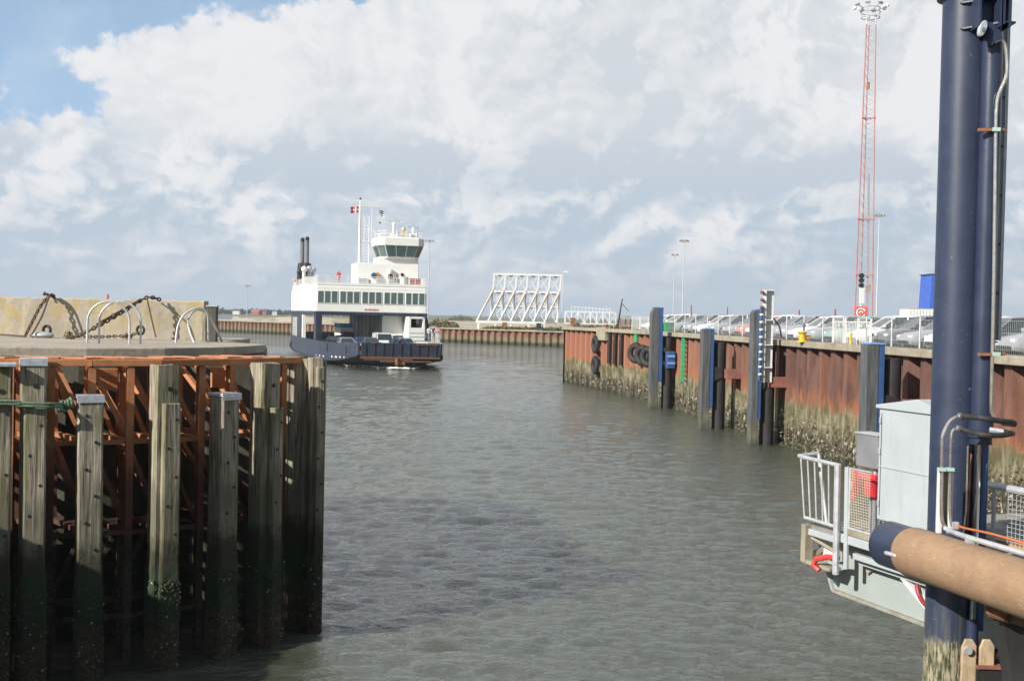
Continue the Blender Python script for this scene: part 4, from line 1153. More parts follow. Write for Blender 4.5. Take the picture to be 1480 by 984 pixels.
# port casing with forward cabin
pc0 = fl(552, 4.5); pb0 = fl(590.5, 8.0); pb1 = fl(613.5, 8.0)
b = MB(); b.box(((4.5 - 23) / 2, (pc0 + 6.4) / 2, 3.6), (27.5, 6.4 - pc0, 3.85)); cas = b.build('engine_casing', M['shipwhite'], ferry, bevel=.03)
M['casing'] = paint('casing_shade_grey', (.47, .50, .49), .5, .08, .7)  # grey stands in for shade on the white casing's inner wall
b = MB(); b.box((-9.3, pc0 - .04, 3.55), (27.2, .06, 3.7)); inn = b.build('inner_wall', M['casing'], ferry)
for k in range(8):
    b = MB(); b.box((-21 + k * 3.3, pc0 - .10, 3.55), (.12, .08, 3.6)); b.build('wall_rib', M['casing'], inn)
zb1 = 5.4
b = MB()
b.box((6.3, (pb0 + pb1) / 2, 3.15), (3.4, pb1 - pb0, 1.9)); b.box((6.3, pb0 + .12, 4.75), (3.4, .24, 1.3)); b.box((6.3, pb1 - .1, 4.75), (3.4, .2, 1.3)); b.box((6.3, (pb0 + pb1) / 2, 5.28), (3.4, pb1 - pb0 - .01, .24)); b.box((4.8, (pb0 + pb1) / 2, 4.6), (.2, pb1 - pb0 - .5, 1.2))
b.build('forward_cabin', M['shipwhite'], ferry)
for z_ in (2.6, 3.05, 3.5):
    b = MB(); b.box((8.02, (pb0 + pb1) / 2, z_), (.05, pb1 - pb0 - .06, .05)); b.build('cabin_rib', M['casing'], ferry)
b = MB(); b.box((4.95, (pb0 + pb1) / 2, 4.6), (.05, pb1 - pb0 - .55, 1.1)); b.build('dark_opening', M['black'], ferry)
b = MB(); b.tube(torus_pts((8.08 - 3.4, fl(587, 4.7), fz(587, 463, 4.7)), .34, (1, 0, 0), 16), .12, 8, close=True); b.build('life_ring', M['red'], ferry, smooth=True)
b = MB(); b.box((4.6, fl(545, 4.6) + .5, 2.5), (.1, 1.2, .8)); b.build('door_recess', M['black'], ferry)
for (pxa, pxb, z0, z1) in ((554, 571, 2.5, 3.05), (571, 588, 2.45, 3.1)):
    b = MB(); b.box((4.56, (fl(pxa, 4.56) + fl(pxb, 4.56)) / 2, (z0 + z1) / 2), (.08, fl(pxb, 4.56) - fl(pxa, 4.56) - .06, z1 - z0)); b.build('casing_window', M['glass'], ferry)
# passenger platform on the port bow
b = MB(); b.box((17.8, 4.6, 2.62), (5.5, 1.6, .12)); pf = b.build('bow_platform', M['casing'], ferry)
def rail(path, h, parent, mat, name='railing', step=1.3, n=3, r=.03):
    b = MB()
    for i, (a_, c_) in enumerate(zip(path[:-1], path[1:])):
        a_, c_ = Vector(a_), Vector(c_); L = (c_ - a_).length; m_ = max(1, int(L / step))
        for k in range(n): b.tube([a_ + Vector((0, 0, h * (k + 1) / n)), c_ + Vector((0, 0, h * (k + 1) / n))], r, 5)
        for k in range(m_ + (1 if i == len(path) - 2 else 0)):
            q = a_ + (c_ - a_) * (k / m_); b.tube([q, q + Vector((0, 0, h))], r, 5)
    return b.build(name, mat, parent)
rail([(15, 5.35, 2.68), (20.4, 5.1, 2.68), (20.5, 3.9, 2.68)], 1.0, ferry, M['casing'], step=.35, n=2)
# saloon
sx0, sx1 = -24, 6
prof = lambda x_: [(x_, -6.65, 5.82), (x_, -6.65, 8.5), (x_, -6.5, 8.95), (x_, 6.5, 8.95), (x_, 6.65, 8.5), (x_, 6.65, 5.82)]
b = MB(); b.loft([prof(sx0), prof(sx1 - .35), [(sx1, p[1] * .99, min(p[2], 8.75)) for p in prof(sx1)]]); sal = b.build('saloon', M['shipwhite'], ferry, bevel=.03)
for gi, (a_, c_) in enumerate(((203, 308), (316, 420), (428, 532), (540, 642), (650, 750))):
    ya, yb = fl(400 + a_ / 3.515, 6.05), fl(400 + c_ / 3.515, 6.05); w_ = (yb - ya) / 3
    for k in range(3):
        y0 = ya + w_ * k + .07; y1 = ya + w_ * (k + 1) - .07
        b = MB(); b.box((6.005, (y0 + y1) / 2, 7.52), (.06, y1 - y0, 1.36)); wd = b.build('window', M['shipglass'], ferry)
        b = MB(); b.box((6.03, y0 - .03, 7.52), (.06, .06, 1.46)); b.box((6.03, y1 + .03, 7.52), (.06, .06, 1.46)); b.box((6.03, (y0 + y1) / 2, 8.23), (.06, y1 - y0, .05)); b.box((6.03, (y0 + y1) / 2, 6.81), (.06, y1 - y0, .05)); b.build('frame', M['shipwhite'], wd)
for k in range(6):
    b = MB(); b.box((2.5 - k * 4.6, -6.68, 7.3), (2.8, .05, 1.9)); b.build('side_panel', M['shipwhite'], ferry, bevel=.02)
for k in range(9):     # small faded red lettering-like row under the windows, unreadable in the photo
    b = MB(); b.box((6.02, fl(527 + k * 2.3, 6.05), 6.12), (.03, .11, .16 if k % 3 else .24)); b.build('red_marking', M['salmon'], sal)
# roof deck
b = MB(); b.box((5.85, 0, 9.1), (.12, 13, .34)); b.box((-9, -6.45, 9.1), (29.6, .12, .34)); b.box((-9, 6.45, 9.1), (29.6, .12, .34)); b.build('deck_coaming', M['shipwhite'], ferry)
rail([(-23.8, -6.4, 9.2), (5.8, -6.4, 9.2), (5.8, 6.4, 9.2), (-23.8, 6.4, 9.2)], .82, ferry, M['shipwhite'], step=1.1, n=4, r=.028)
b = MB(); b.box((5.4, fl(447, 5.4), 9.45), (.1, fl(455, 5.4) - fl(439.5, 5.4), .8)); b.build('rail_panel', M['shipwhite'], ferry)
# deckhouse
hy0, hy1 = fl(514, 2), fl(603, 2); hz1 = fz(560, 381, 2)
b = MB(); b.box((-.5, (hy0 + hy1) / 2, (8.9 + hz1) / 2), (5, hy1 - hy0, hz1 - 8.9)); dh = b.build('deckhouse', M['shipwhite'], ferry, bevel=.06)
ny0, ny1 = fl(545, 1.6), fl(602, 1.6); nz1 = fz(570, 372, 2)
b = MB(); b.box((-.3, (ny0 + ny1) / 2, (hz1 + nz1) / 2), (4, ny1 - ny0, nz1 - hz1)); b.build('wheelhouse_base', M['shipwhite'], ferry, bevel=.04)
# wheelhouse flares outward to the top
wy = (fl(543, 2.6) + fl(611.5, 2.6)) / 2; hw0, hw1 = (fl(604, 2.2) - fl(549, 2.2)) / 2, (fl(611.5, 2.6) - fl(543, 2.6)) / 2
zsil, ztop, zroof = fz(575, 371.5, 2.4), fz(575, 355, 3), fz(575, 344, 3)
zb = nz1 - .15
def octo(z_, hw_, hx, ch, cx=.2): 
    return [(cx + hx, -hw_ + ch, z_), (cx + hx, hw_ - ch, z_), (cx + hx - ch, hw_, z_), (cx - hx + ch, hw_, z_), (cx - hx, hw_ - ch, z_), (cx - hx, -hw_ + ch, z_), (cx - hx + ch, -hw_, z_), (cx + hx - ch, -hw_, z_)]
def sh(r): return [(p[0], p[1] + wy, p[2]) for p in r]
b = MB()
b.loft([sh(octo(zb, hw0 * .93, 1.9, .6)), sh(octo(zsil, hw0, 2.1, .7)), sh(octo(zsil + .02, hw0, 2.1, .7)), sh(octo(ztop, hw1 * .97, 2.5, .8)), sh(octo(ztop + .05, hw1, 2.65, .85)), sh(octo(zroof, hw1 * 1.0, 2.65, .85)), sh(octo(zroof + .12, hw1 * .95, 2.5, .8))])
wh = b.build('wheelhouse', M['shipwhite'], ferry)
r0, r1 = sh(octo(zsil + .06, hw0 + .01, 2.115, .7)), sh(octo(ztop - .04, hw1 * .97 + .01, 2.5, .8))
for i in range(8):
    A_, B_, C2, D_ = Vector(r0[i]), Vector(r0[(i + 1) % 8]), Vector(r1[(i + 1) % 8]), Vector(r1[i])
    nw = {0: 3, 4: 3, 2: 2, 6: 2}.get(i, 1); nn_ = (B_ - A_).cross(D_ - A_).normalized() * .03
    for k in range(nw):
        f0, f1 = (k + .06) / nw, (k + .94) / nw
        q = [A_.lerp(B_, f0), A_.lerp(B_, f1), D_.lerp(C2, f1), D_.lerp(C2, f0)]
        b = MB(); b.ext([p + nn_ * .2 for p in q], nn_); b.build('bridge_window', M['shipglass'], wh)
zr = zroof + .12
for (px, hh_, r__) in ((566, 1.6, .16), (594, 1.1, .16)):
    y_ = fl(px, 0); b = MB(); b.tube([(0, y_, zr), (0, y_, zr + hh_)], r__, 8); b.box((0, y_, zr + .45), (.7, .7, .3)); b.sphere((0, y_, zr + hh_ + .1), .25, 8, 6); b.build('radar_mast', M['shipwhite'], ferry)
b = MB(); b.bar((0, fl(566, 0) - 1.1, zr + 2.05), (0, fl(566, 0) + 1.1, zr + 2.05), .2, .16); b.build('radar_scanner', M['shipwhite'], ferry)
b = MB(); b.bar((0, fl(594, 0) - .7, zr + 1.45), (0, fl(594, 0) + .7, zr + 1.45), .16, .12); b.build('radar_scanner', M['grey'], ferry)
b = MB(); b.box((1, fl(580, 1), zr + .55), (.5, .5, .5)); b.sphere((1, fl(580, 1), zr + 1.1), .28, 8, 6); b.tube([(1, fl(580, 1), zr), (1, fl(580, 1), zr + .4)], .1, 6); b.build('signal_lamp', M['yellow'] if False else paint('lamp_cream', (.66, .52, .30), .5), ferry)
b = MB(); b.box((1, fl(572.5, 1), zr + .4), (.3, .3, .8)); b.build('searchlight', M['grey'], ferry, bevel=.08)
for px in (586, 600, 604): b = MB(); b.tube([(0, fl(px, 0), zr), (0, fl(px, 0), zr + 1.9)], .02, 4); b.build('whip_antenna', M['grey'], ferry)
rr_ = sh(octo(zr, hw1 * .9, 2.3, .8)); rail(rr_ + [rr_[0]], .75, ferry, M['shipwhite'], step=1.2, n=2, r=.025)
# signal mast
mx = 1.2; my = fl(517, mx); mzt = fz(520, 288, mx); mzb = fz(515, 392, mx)
mast = MB(); mast.tube([(mx, my, hz1 - .5), (mx, my, mzt - 2), (mx, my, mzt)], [.17, .13, .06], 8); mo = mast.build('signal_mast', M['shipwhite'], ferry)
b = MB(); zl1 = fz(520, 312, mx)
for dy in (.55, 1.15): b.tube([(mx - .1, my + dy, hz1), (mx - .1, my + dy, zl1)], .045, 5)
zz = hz1
while zz < zl1: b.tube([(mx - .1, my + .55, zz), (mx - .1, my + 1.15, zz)], .03, 4); zz += .38
b.build('mast_ladder', M['shipwhite'], mo)
b = MB(); yz = fz(535, 299, mx); y1_ = fl(548, mx); b.tube([(mx, my - .5, yz), (mx, y1_, yz)], .06, 6); b.build('yardarm', M['shipwhite'], mo)
b = MB(); b.tube([(mx, my, fz(520, 318, mx)), (mx, fl(548, mx), fz(548, 343, mx))], .07, 6); b.build('stay_arm', M['shipwhite'], mo)
b = MB(); b.tube([(mx, my, fz(517, 349, mx)), (mx, fl(538, mx), fz(538, 350, mx))], .06, 6); b.build('stay_arm', M['shipwhite'], mo)
b = MB(); b.tube([(mx, fl(534, mx), hz1 + 2.2), (mx, fl(534, mx), yz)], .03, 5); b.build('halyard_pole', M['shipwhite'], mo)
b = MB(); b.sphere((mx, my, mzt + .05), .14, 8, 6); b.build('mast_light', M['black'], mo)
b = MB(); b.sphere((mx, fl(546, mx), fz(546, 322, mx)), .12, 8, 6); b.build('day_shape', M['black'], mo)
def flag(name, px0, px1, py0, py1, colour_f, label, waves=1.):
    zt_, zb_ = fz(px0, py0, mx), fz(px0, py1, mx); ya, yb = fl(px0, mx), fl(px1, mx)
    b = MB(); nx_, nz_ = 14, 10; vs = []; fs = []; mi = []
    for th in (0, .02):
        for i in range(nx_ + 1):
            for j in range(nz_ + 1):
                f = i / nx_; vs.append((mx + .12 * math.sin(f * 7) * waves * f + th, ya + (yb - ya) * f, zb_ + (zt_ - zb_) * j / nz_ - .12 * f * f))
    n_ = (nx_ + 1) * (nz_ + 1)
    for t2 in (0, 1):
        for i in range(nx_):
            for j in range(nz_):
                q = (i * (nz_ + 1) + j, (i + 1) * (nz_ + 1) + j, (i + 1) * (nz_ + 1) + j + 1, i * (nz_ + 1) + j + 1); fs.append(tuple(v_ + t2 * n_ for v_ in q)); mi.append(colour_f((i + .5) / nx_, (j + .5) / nz_))
    b._a(vs, fs); b.mi = mi
    return b.build(name, [M['red'], M['shipwhite'], M['navyp']], mo, label=label)
flag('national_flag', 514.5, 503, 298.5, 307.5, lambda u, v_: 1 if (.32 < u < .46 or .42 < v_ < .60) else 0, 'red flag with a white cross')
flag('striped_flag', 544.5, 551.5, 304, 313, lambda u, v_: 2 if int(v_ * 6) % 2 else 1, 'blue and white striped flag', .5)
# funnels
for (px, pyt, x_) in ((434.5, 346, -20.5), (441.3, 344.5, -19.2)):
    y_ = fl(px, x_); zt_ = fz(px, pyt, x_); zk = fz(px, 381, x_)
    b = MB(); b.tube([(x_, y_, zk), (x_, y_, zt_ - .3), (x_ + .1, y_, zt_ - .02), (x_ + .35, y_, zt_)], [.30, .30, .30, .26], 10); fu = b.build('exhaust_pipe', M['grey'] if False else paint('exhaust_grey', (.17, .17, .18), .5), ferry, smooth=True)
    b = MB(); b.tube([(x_ + .2, y_, zt_ - .15), (x_ + .45, y_, zt_ + .05)], .25, 10); b.build('exhaust_tip', M['black'], fu)
    b = MB(); b.tube([(x_, y_, 8.9), (x_, y_, zk), (x_, y_, zk + .1)], [.72, .60, .36], 12); b.build('funnel_casing', M['black'], ferry, smooth=True)
for (px, py, x_, s_, mt, nm) in ((437.5, 389, -16.5, .42, 'shipwhite', 'vent_cowl'), (431, 393, -17.5, .4, 'black', 'vent_cowl'), (445, 388, -17, .38, 'grey', 'vent_cowl'), (450, 391, -18, .5, 'grey', 'vent_cowl')):
    y_ = fl(px, x_); z_ = fz(px, py, x_)
    b = MB(); b.tube([(x_, y_, 8.9), (x_, y_, z_)], .22, 8); b.sphere((x_ + .15, y_, z_), s_, 10, 7); b.build(nm, M[mt], ferry, smooth=True)
b = MB(); y_ = fl(433, -21.5); b.box((-21.5, y_, 10.1), (1.2, 2.2, .35)); b.box((-21.5, y_, 9.5), (.9, 1.6, .9)); b.build('rescue_boat', paint('rescue_orange', (.7, .42, .33), .5), ferry, bevel=.12)
# things on the deckhouse front
for px, mt, nm in ((538.5, 'blue', 'vent_disc'), (543.5, 'orange', 'vent_disc')):
    b = MB(); b.tube([(2.02, fl(px, 2.1), fz(px, 398, 2.1)), (2.25, fl(px, 2.1), fz(px, 398, 2.1))], .33, 14); b.build(nm, M[mt], ferry)
b = MB(); b.tube([(2.02, fl(579.5, 2.1), fz(579.5, 397, 2.1)), (2.08, fl(579.5, 2.1), fz(579.5, 397, 2.1))], .2, 12); b.build('porthole', M['black'], ferry)
b = MB(); b.box((2.03, fl(585.5, 2.1), 9.7), (.06, .45, 1.1)); b.build('deck_door', M['shipglass'], ferry)
b = MB(); b.box((5.7, fl(598.5, 5.7), 9.62), (.05, fl(606, 5.7) - fl(590, 5.7), .7)); b.build('red_banner', M['salmon'], ferry)
b = MB(); b.box((2.2, fl(563.5, 2.1), 10.6), (.4, .3, 1.0)); b.build('name_board', M['grey'], ferry, bevel=.05)
b = MB()
for k in range(5): b.box((3.8, fl(528 + k * 1.2, 3.8), 9.35 + .1 * (k % 2)), (.35, .22, .6))
b.build('deck_seat', M['rustb'], ferry)
for px in (524, 549, 569): b = MB(); b.box((4.5, fl(px, 4.5), 9.35), (.5, 1.2, .1)); b.box((4.25, fl(px, 4.25), 9.6), (.08, 1.2, .5)); b.box((4.5, fl(px, 4.5), 9.1), (.4, 1., .4)); b.build('bench', M['grey'], ferry)
# cars and a lorry on the car deck
spots = [('hatch', 'black', 8.5, -4.7, 'black hatchback on the ferry car deck next to the blue pillar'), ('saloon', 'silver', 13.6, -4.0, 'silver saloon car at the front of the ferry deck, leftmost lane'),
         ('saloon', 'black', 3.2, -3.0, 'black saloon car on the ferry deck beside the lorry'), ('hatch', 'grey', 14.5, -1.4, 'dark grey hatchback in the middle lane near the ferry bow'),
         ('saloon', 'blue', 9.3, -1.6, 'blue car behind the dark grey hatchback on the ferry'), ('van', 'white', 8.9, .9, 'white van on the ferry deck, tallest of the vehicles at the bow'),
         ('hatch', 'blue', 15.3, 1.6, 'blue hatchback in the right lane near the ferry bow'), ('saloon', 'silver', 10.3, 3.3, 'silver car on the ferry deck right in front of the white casing')]
for stl, colr_, x_, y_, lb in spots:
    p = fw(x_, y_, 1.5); make_car(stl, colr_, p, FA, lb, 'vehicles on the ferry car deck')
p = fw(-2, (fl(487, -2) + fl(505, -2)) / 2, 1.5)
lorry = thing('box_lorry', 'lorry with ribbed white box and blue upper band inside the ferry', 'lorry', p, FA, 'vehicles on the ferry car deck')
b = MB(); b.box((0, 0, 1.9), (5.5, 1.5, 1.9)); lb_ = b.build('cargo_box', M['shipwhite'], lorry, bevel=.03)
for k in range(8): b = MB(); b.box((2.77, -.66 + k * .19, 1.6), (.05, .06, 1.2)); b.build('rib', M['grey'], lb_)
b = MB(); b.box((2.77, 0, 2.62), (.06, 1.52, .55)); b.box((0, -.77, 2.62), (5.5, .05, .55)); b.build('blue_band', paint('lorry_blue', (.03, .22, .45), .4), lorry)
b = MB(); b.box((3.6, 0, 1.3), (1.5, 1.5, 1.1)); b.build('cab', M['black'], lorry, bevel=.12)
b = MB(); b.box((0, 0, .75), (7, .9, .25)); b.build('chassis', M['black'], lorry)
for x_ in (3.5, -1.8):
    for s_ in (-1, 1): b = MB(); b.tube([(x_, s_ * .7 - .12, .42), (x_, s_ * .7 + .12, .42)], .42, 16); b.build('wheel', M['rubber'], lorry)
# people aboard
GP = 'passengers on the ferry'
for (px, x_, zf, dr, lb, top_, lg, hr, ps) in (
    (620, 17.5, 2.68, 0, 'person in white top and dark trousers at the ferry bow rail, left of the group', 'white', 'navy', 'dark', 'rail'),
    (626.5, 18.2, 2.68, .3, 'person in navy jacket and beige trousers at the ferry bow rail, middle of the group', 'navy', 'beige', 'blond', 'rail'),
    (632, 18.6, 2.68, -.4, 'person in pink top and pale trousers at the ferry bow rail, right of the group', 'pink', 'white', 'grey', 'rail'),
    (577.5, 24.2, 1.55, 0, 'person in navy leaning over the ferry bow ramp', 'navy', 'jeans', 'blond', 'lean'),
    (603, 6.6, 3.62, 0, 'person in pale clothes in the opening of the white ferry cabin, left of two', 'white', 'grey', 'dark', 'lean'),
    (607.5, 6.9, 3.66, .2, 'person in grey in the opening of the white ferry cabin, right of two', 'grey', 'grey', 'dark', 'lean'),
    (562.5, 4.0, 9.0, 0, 'person in dark clothes standing on the ferry roof deck before the deckhouse', 'black', 'beige', 'blond', 'stand'),
    (570, 4.4, 9.0, .5, 'person in beige on the ferry roof deck, right of the one in dark clothes', 'beige', 'grey', 'dark', 'stand'),
    (488, 3.9, 9.0, -.6, 'person in red on the ferry roof deck by the left railing', 'red', 'grey', 'dark', 'stand'),
    (448, 1.0, 9.0, .2, 'person in dark jacket on the ferry roof deck near the left corner', 'grey', 'grey', 'dark', 'stand')):
    pp_ = fw(x_, fl(px, x_), zf); make_person(pp_, FA + dr, lb, top_, lg, hr, ps, group=GP)
# bow foam
M['foam'] = paint('foam', (.78, .80, .78), .7, .1, 3)
rng = random.Random(9); b = MB()
for k in range(420):
    f = rng.random() ** 1.5; side = rng.choice((-1, 1)); xx = 24.8 - f * 6 + rng.gauss(0, .3); yy_ = side * (.3 + f * 3.6) + rng.gauss(0, .3 + f * .4)
    if f < .25: xx += .5
    q = fw(xx, yy_, .05 + .1 * rng.random()); s_ = rng.uniform(.05, .2) * (1.2 - f * .7)
    b.sphere(q, s_, 6, 4, (1.8, 1.2, .5))
o = b.build('bow_wave_foam', M['foam']); tag(o, 'white foam at the ferry bow', 'foam'); o['kind'] = 'stuff'
# ------------------------------------------------------------------ fittings on the east quay wall
def bars(name, mat, parent, lst, bevel=0., world=True):
    for q in lst:
        b = MB(); b.bar(*q); b.build(name, mat, parent, bevel=bevel, world=world)
def tubes(name, mat, parent, lst, world=True):
    for pth, r in lst:
        b = MB(); b.tube(pth, r, 8); b.build(name, mat, parent, smooth=True, world=world)
def wx(Y): return wall_at_y(Y)[0].x
def pxx(px, Y, z=3.): return at(px, 500, Y=Y).x + (0)   # column position at a distance
def px_at(px, Y, z):
    """x of the sight line through photo column px at distance Y and height z (camera roll allowed for)"""
    py = 500.
    for _ in range(3):
        p = at(px, py, Y=Y); py += (p.z - z) * FPX / Y
    return at(px, py, Y=Y).x
def fender(label, Y, pf0, pf1, pb1, ztop, zblue, zref, bev, extra):
    x0, x1, x2 = px_at(pf0, Y, zref), px_at(pf1, Y, zref), px_at(pb1, Y, zref)
    p, d, n = wall_at_y(Y); rz = math.atan2(d.y, d.x) - math.pi / 2
    t_ = thing('fender_pile', label, 'fender pile', (x0, Y, 0), rz, 'fender piles before the quay wall')
    wf, wb = x1 - x0, x2 - x1
    b = MB()
    b.ext([(0, 0, -1), (wf, 0, -1), (wf, 0, ztop), (wf * .35, 0, ztop), (0, 0, ztop - bev)], (0, .6, 0)); b.build('face_boards', M['fender'], t_, bevel=.02)
    b = MB(); b.box((wf + wb / 2 + .005, .3, (zblue + ztop) / 2), (wb, .56, ztop - zblue - .02)); b.build('steel_back', M['blue'], t_, bevel=.02)
    b = MB(); b.box((wf / 2 + .05, .3, ztop + .03), (wf * .8, .64, .06)); b.box((wf + wb / 2, .3, ztop + .02), (wb + .04, .64, .06)); b.build('blue_cap', M['bluetop'], t_, bevel=.02)
    xw = p.x - x0
    b = MB(); b.tube([(min(wf + wb + .45, xw - .2), .5, -1), (min(wf + wb + .45, xw - .2), .5, 4.6)], .34, 14); b.build('backing_post', M['tarred'], t_, smooth=True)  # dark tube stands for a rear pile together with the fender's shadow
    if extra == 'cone':
        for z_ in (2.75, 3.6): bars('link_arm', M['tarred'], t_, [((wf + wb, .2, z_ + .25), (xw, .1, z_ - .1), .2, .25)], world=False)
        b = MB(); b.box((xw - .45, .0, 3.15), (.55, .5, 1.1)); b.build('blue_bracket', M['blue'], t_, bevel=.05)
        b = MB(); b.box((xw - .45, -.28, 3.4), (.5, .06, .16)); b.box((xw - .45, -.28, 2.95), (.5, .06, .16)); b.build('bracket_rib', M['bluetop'], t_)
    else:
        b = MB(); b.ext([(wf + wb, .1, 3.4), (wf + wb, .1, 2.5), (xw - .9, .1, 2.7), (xw - .9, .1, 3.2)], (0, .5, 0)); b.build('rubber_cone', M['rubber'], t_, bevel=.04)
        b = MB(); b.box((xw - .3, .1, 2.95), (1.0, .6, .5)); b.build('wall_box', M['rustb'], t_, bevel=.03)
    return t_, wf, wb
M['tarred'] = paint('tarred_steel', (.022, .02, .02), .7, .3, 2, dirt=(.09, .05, .03), dirt_amt=.4)
fender('tall grey and blue fender pile nearest the three tyres, with blue bracket behind it', 76, 941, 952.5, 958, 6.5, 1.7, 3.5, .35, 'cone')
fender('lower grey and blue fender pile, top just above the coping, between two taller ones', 62.3, 1015, 1027, 1032, 5.3, 1.2, 3.5, .0, 'box')
f3, wf, wb = fender('tall fender pile with blue cap beside the white gauge channel', 55, 1087, 1097, 1101.5, 6.3, 1.2, 3.5, .12, 'box')
fender('broad fender pile with worn blue top close behind the grey cabinet', 40.3, 1252, 1270, 1279, 5.08, 1.2, 3.5, .0, 'box')
# gauge channel and blue-white rod on the third fender
gx = px_at(1103.5, 54.6, 4.8)
t_ = thing('gauge_board', 'white steel channel standing upright beside the tall blue-capped fender pile', 'gauge', (gx, 54.6, 2.95))
b = MB(); b.box((0, 0, 2.15), (.17, .05, 4.3)); b.build('front_flange', M['white'], t_)
b = MB(); b.box((.3, .25, 2.15), (.36, .05, 4.3)); b.build('back_flange', M['white'], t_)
b = MB(); b.box((.1, .14, 2.15), (.04, .22, 4.3)); b.build('web', M['white'], t_)
for z_ in (4.28, 2.9, 1.75, .7): b = MB(); b.box((.2, .14, z_), (.5, .3, .04)); b.build('stiffener', M['white'], t_)
b = MB(); b.tube([(.45, .1, 3.0), (.75, .1, 2.6), (.85, .1, 2.1)], .04, 6); b.build('stay', M['black'], t_)
gx = px_at(1098.8, 54.5, 4.8)
t_ = thing('striped_rod', 'blue and white banded rod fixed along the tall blue-capped fender pile', 'rod', (gx, 54.5, 2.95))
for k in range(12):
    b = MB(); z0 = .1 + k * .345
    b.tube([(0, 0, z0), (0, 0, z0 + .22)], .085, 8); b.build('blue_band', M['blue'], t_) if k < 10 else None
    b = MB(); b.sphere((0.03, 0, z0 + .285), .10, 8, 6, (1, 1, .8)); b.build('white_knob', M['white'] if k < 9 else M['rust'], t_)
# tyres
def tyre(label, Y, z_, group, tilt=.0, off=.28, r=.52):
    p, d, n = wall_at_y(Y)
    c = Vector((p.x, Y, z_)) + Vector((n.x, n.y, 0)) * off
    t_ = thing('tyre', label, 'tyre', c, 0, group)
    ax = Vector((n.x * math.cos(tilt) - math.sin(tilt) * d.x, n.y * math.cos(tilt) - math.sin(tilt) * d.y, 0)).normalized()
    b = MB(); b.tube(torus_pts((0, 0, 0), r, ax, 26), .21, 12, close=True); tr = b.build('tread', M['rubber'], t_, smooth=True)
    b = MB()
    for q in torus_pts((0, 0, 0), r + .2, ax, 26): b.bar(q - ax * .14, q + ax * .14, .05, .05)
    b.build('tread_block', M['rubber'], tr)
    b = MB(); b.tube([(0, 0, r), (-n.x * off * .5, -n.y * off * .5, max(4.9 - z_, r + .2))], .02, 5); b.build('hanging_chain', M['chain'], t_)
tyre('upper of the two big tyres hung one over the other near the quay corner', 95, 3.62, 'tyres hung on the quay wall')
tyre('lower of the two big tyres near the quay corner, hanging just above the oysters', 95, 1.95, 'tyres hung on the quay wall')
tyre('left one of the three tyres beside the tall fender pile', 84.6, 3.3, 'tyres hung on the quay wall', .55, .6)
tyre('middle one of the three tyres beside the tall fender pile', 82.9, 3.2, 'tyres hung on the quay wall', .55, .6)
tyre('right one of the three tyres, closest to the tall fender pile', 81.3, 3.15, 'tyres hung on the quay wall', .55, .6)
def wall_strip(name, label, cat, px, w_, z0, z1, mat, Yg, off=.12):
    # distance where the wall face crosses that sight line
    Y = Yg
    for _ in range(30):
        x_ = px_at(px, Y, (z0 + z1) / 2); Y += (x_ - (wx(Y) - off)) * -1.2 if False else 0
        err = x_ - (wx(Y) - off); Y -= err / ((px - CX) / FPX + .1)
        Y = max(35, min(104, Y))
    p, d, n = wall_at_y(Y)
    t_ = thing(name, label, cat, (p.x + n.x * off, Y, z0), math.atan2(d.y, d.x) - math.pi / 2)
    return t_, Y
t_, Y = wall_strip('escape_ladder', 'bright green painted quay ladder running down the wall right of the tall fender pile', 'ladder', 987, .25, 1.9, 4.95, None, 72)
for s_ in (-.17, .17): b = MB(); b.box((0, s_ * 1.2, 1.5), (.07, .2, 3.1)); b.build('rail', M['green'], t_)
for k in range(10): b = MB(); b.box((0, 0, .15 + k * .3), (.05, .5, .05)); b.build('rung', M['green'], t_)
t_, Y = wall_strip('green_marker', 'short bright green bar above the three tyres on the quay wall', 'marker', 919, .2, 4.1, 4.93, None, 85)
b = MB(); b.box((0, 0, .42), (.1, .55, .85)); b.build('marker_bar', M['green'], t_)
b = MB(); b.box((.1, 0, .86), (.3, .5, .05)); b.build('marker_foot', M['green'], t_)
for px, lb in ((880, 'left of three dark vertical rubbing strips on the far stretch of the quay wall'), (888, 'middle of three dark vertical rubbing strips on the far stretch of the quay wall'), (897, 'right of three dark vertical rubbing strips on the far stretch of the quay wall')):
    t_, Y = wall_strip('rubbing_strip', lb, 'rubbing strip', px, .2, 2.2, 4.6, None, 90, .08)
    b = MB(); b.box((0, 0, 1.2), (.14, .5, 2.4)); b.build('strip_body', M['tarred'], t_, bevel=.02)
    b = MB(); b.box((-.08, 0, 2.0), (.04, .2, .2)); b.build('bolt', M['rust'], t_)
t_, Y = wall_strip('bollard_block', 'pale square concrete block in the coping above the pair of tyres', 'block', 870, .6, 4.0, 5., None, 93, .14)
b = MB(); b.box((.1, 0, .5), (.5, 2.2, 1.05)); b.build('block_body', M['cap'], t_, bevel=.04)
b = MB(); b.tube([(.3, 0, 1.0), (.3, 0, 1.25)], .18, 10); b.build('bollard', M['rust'], t_)

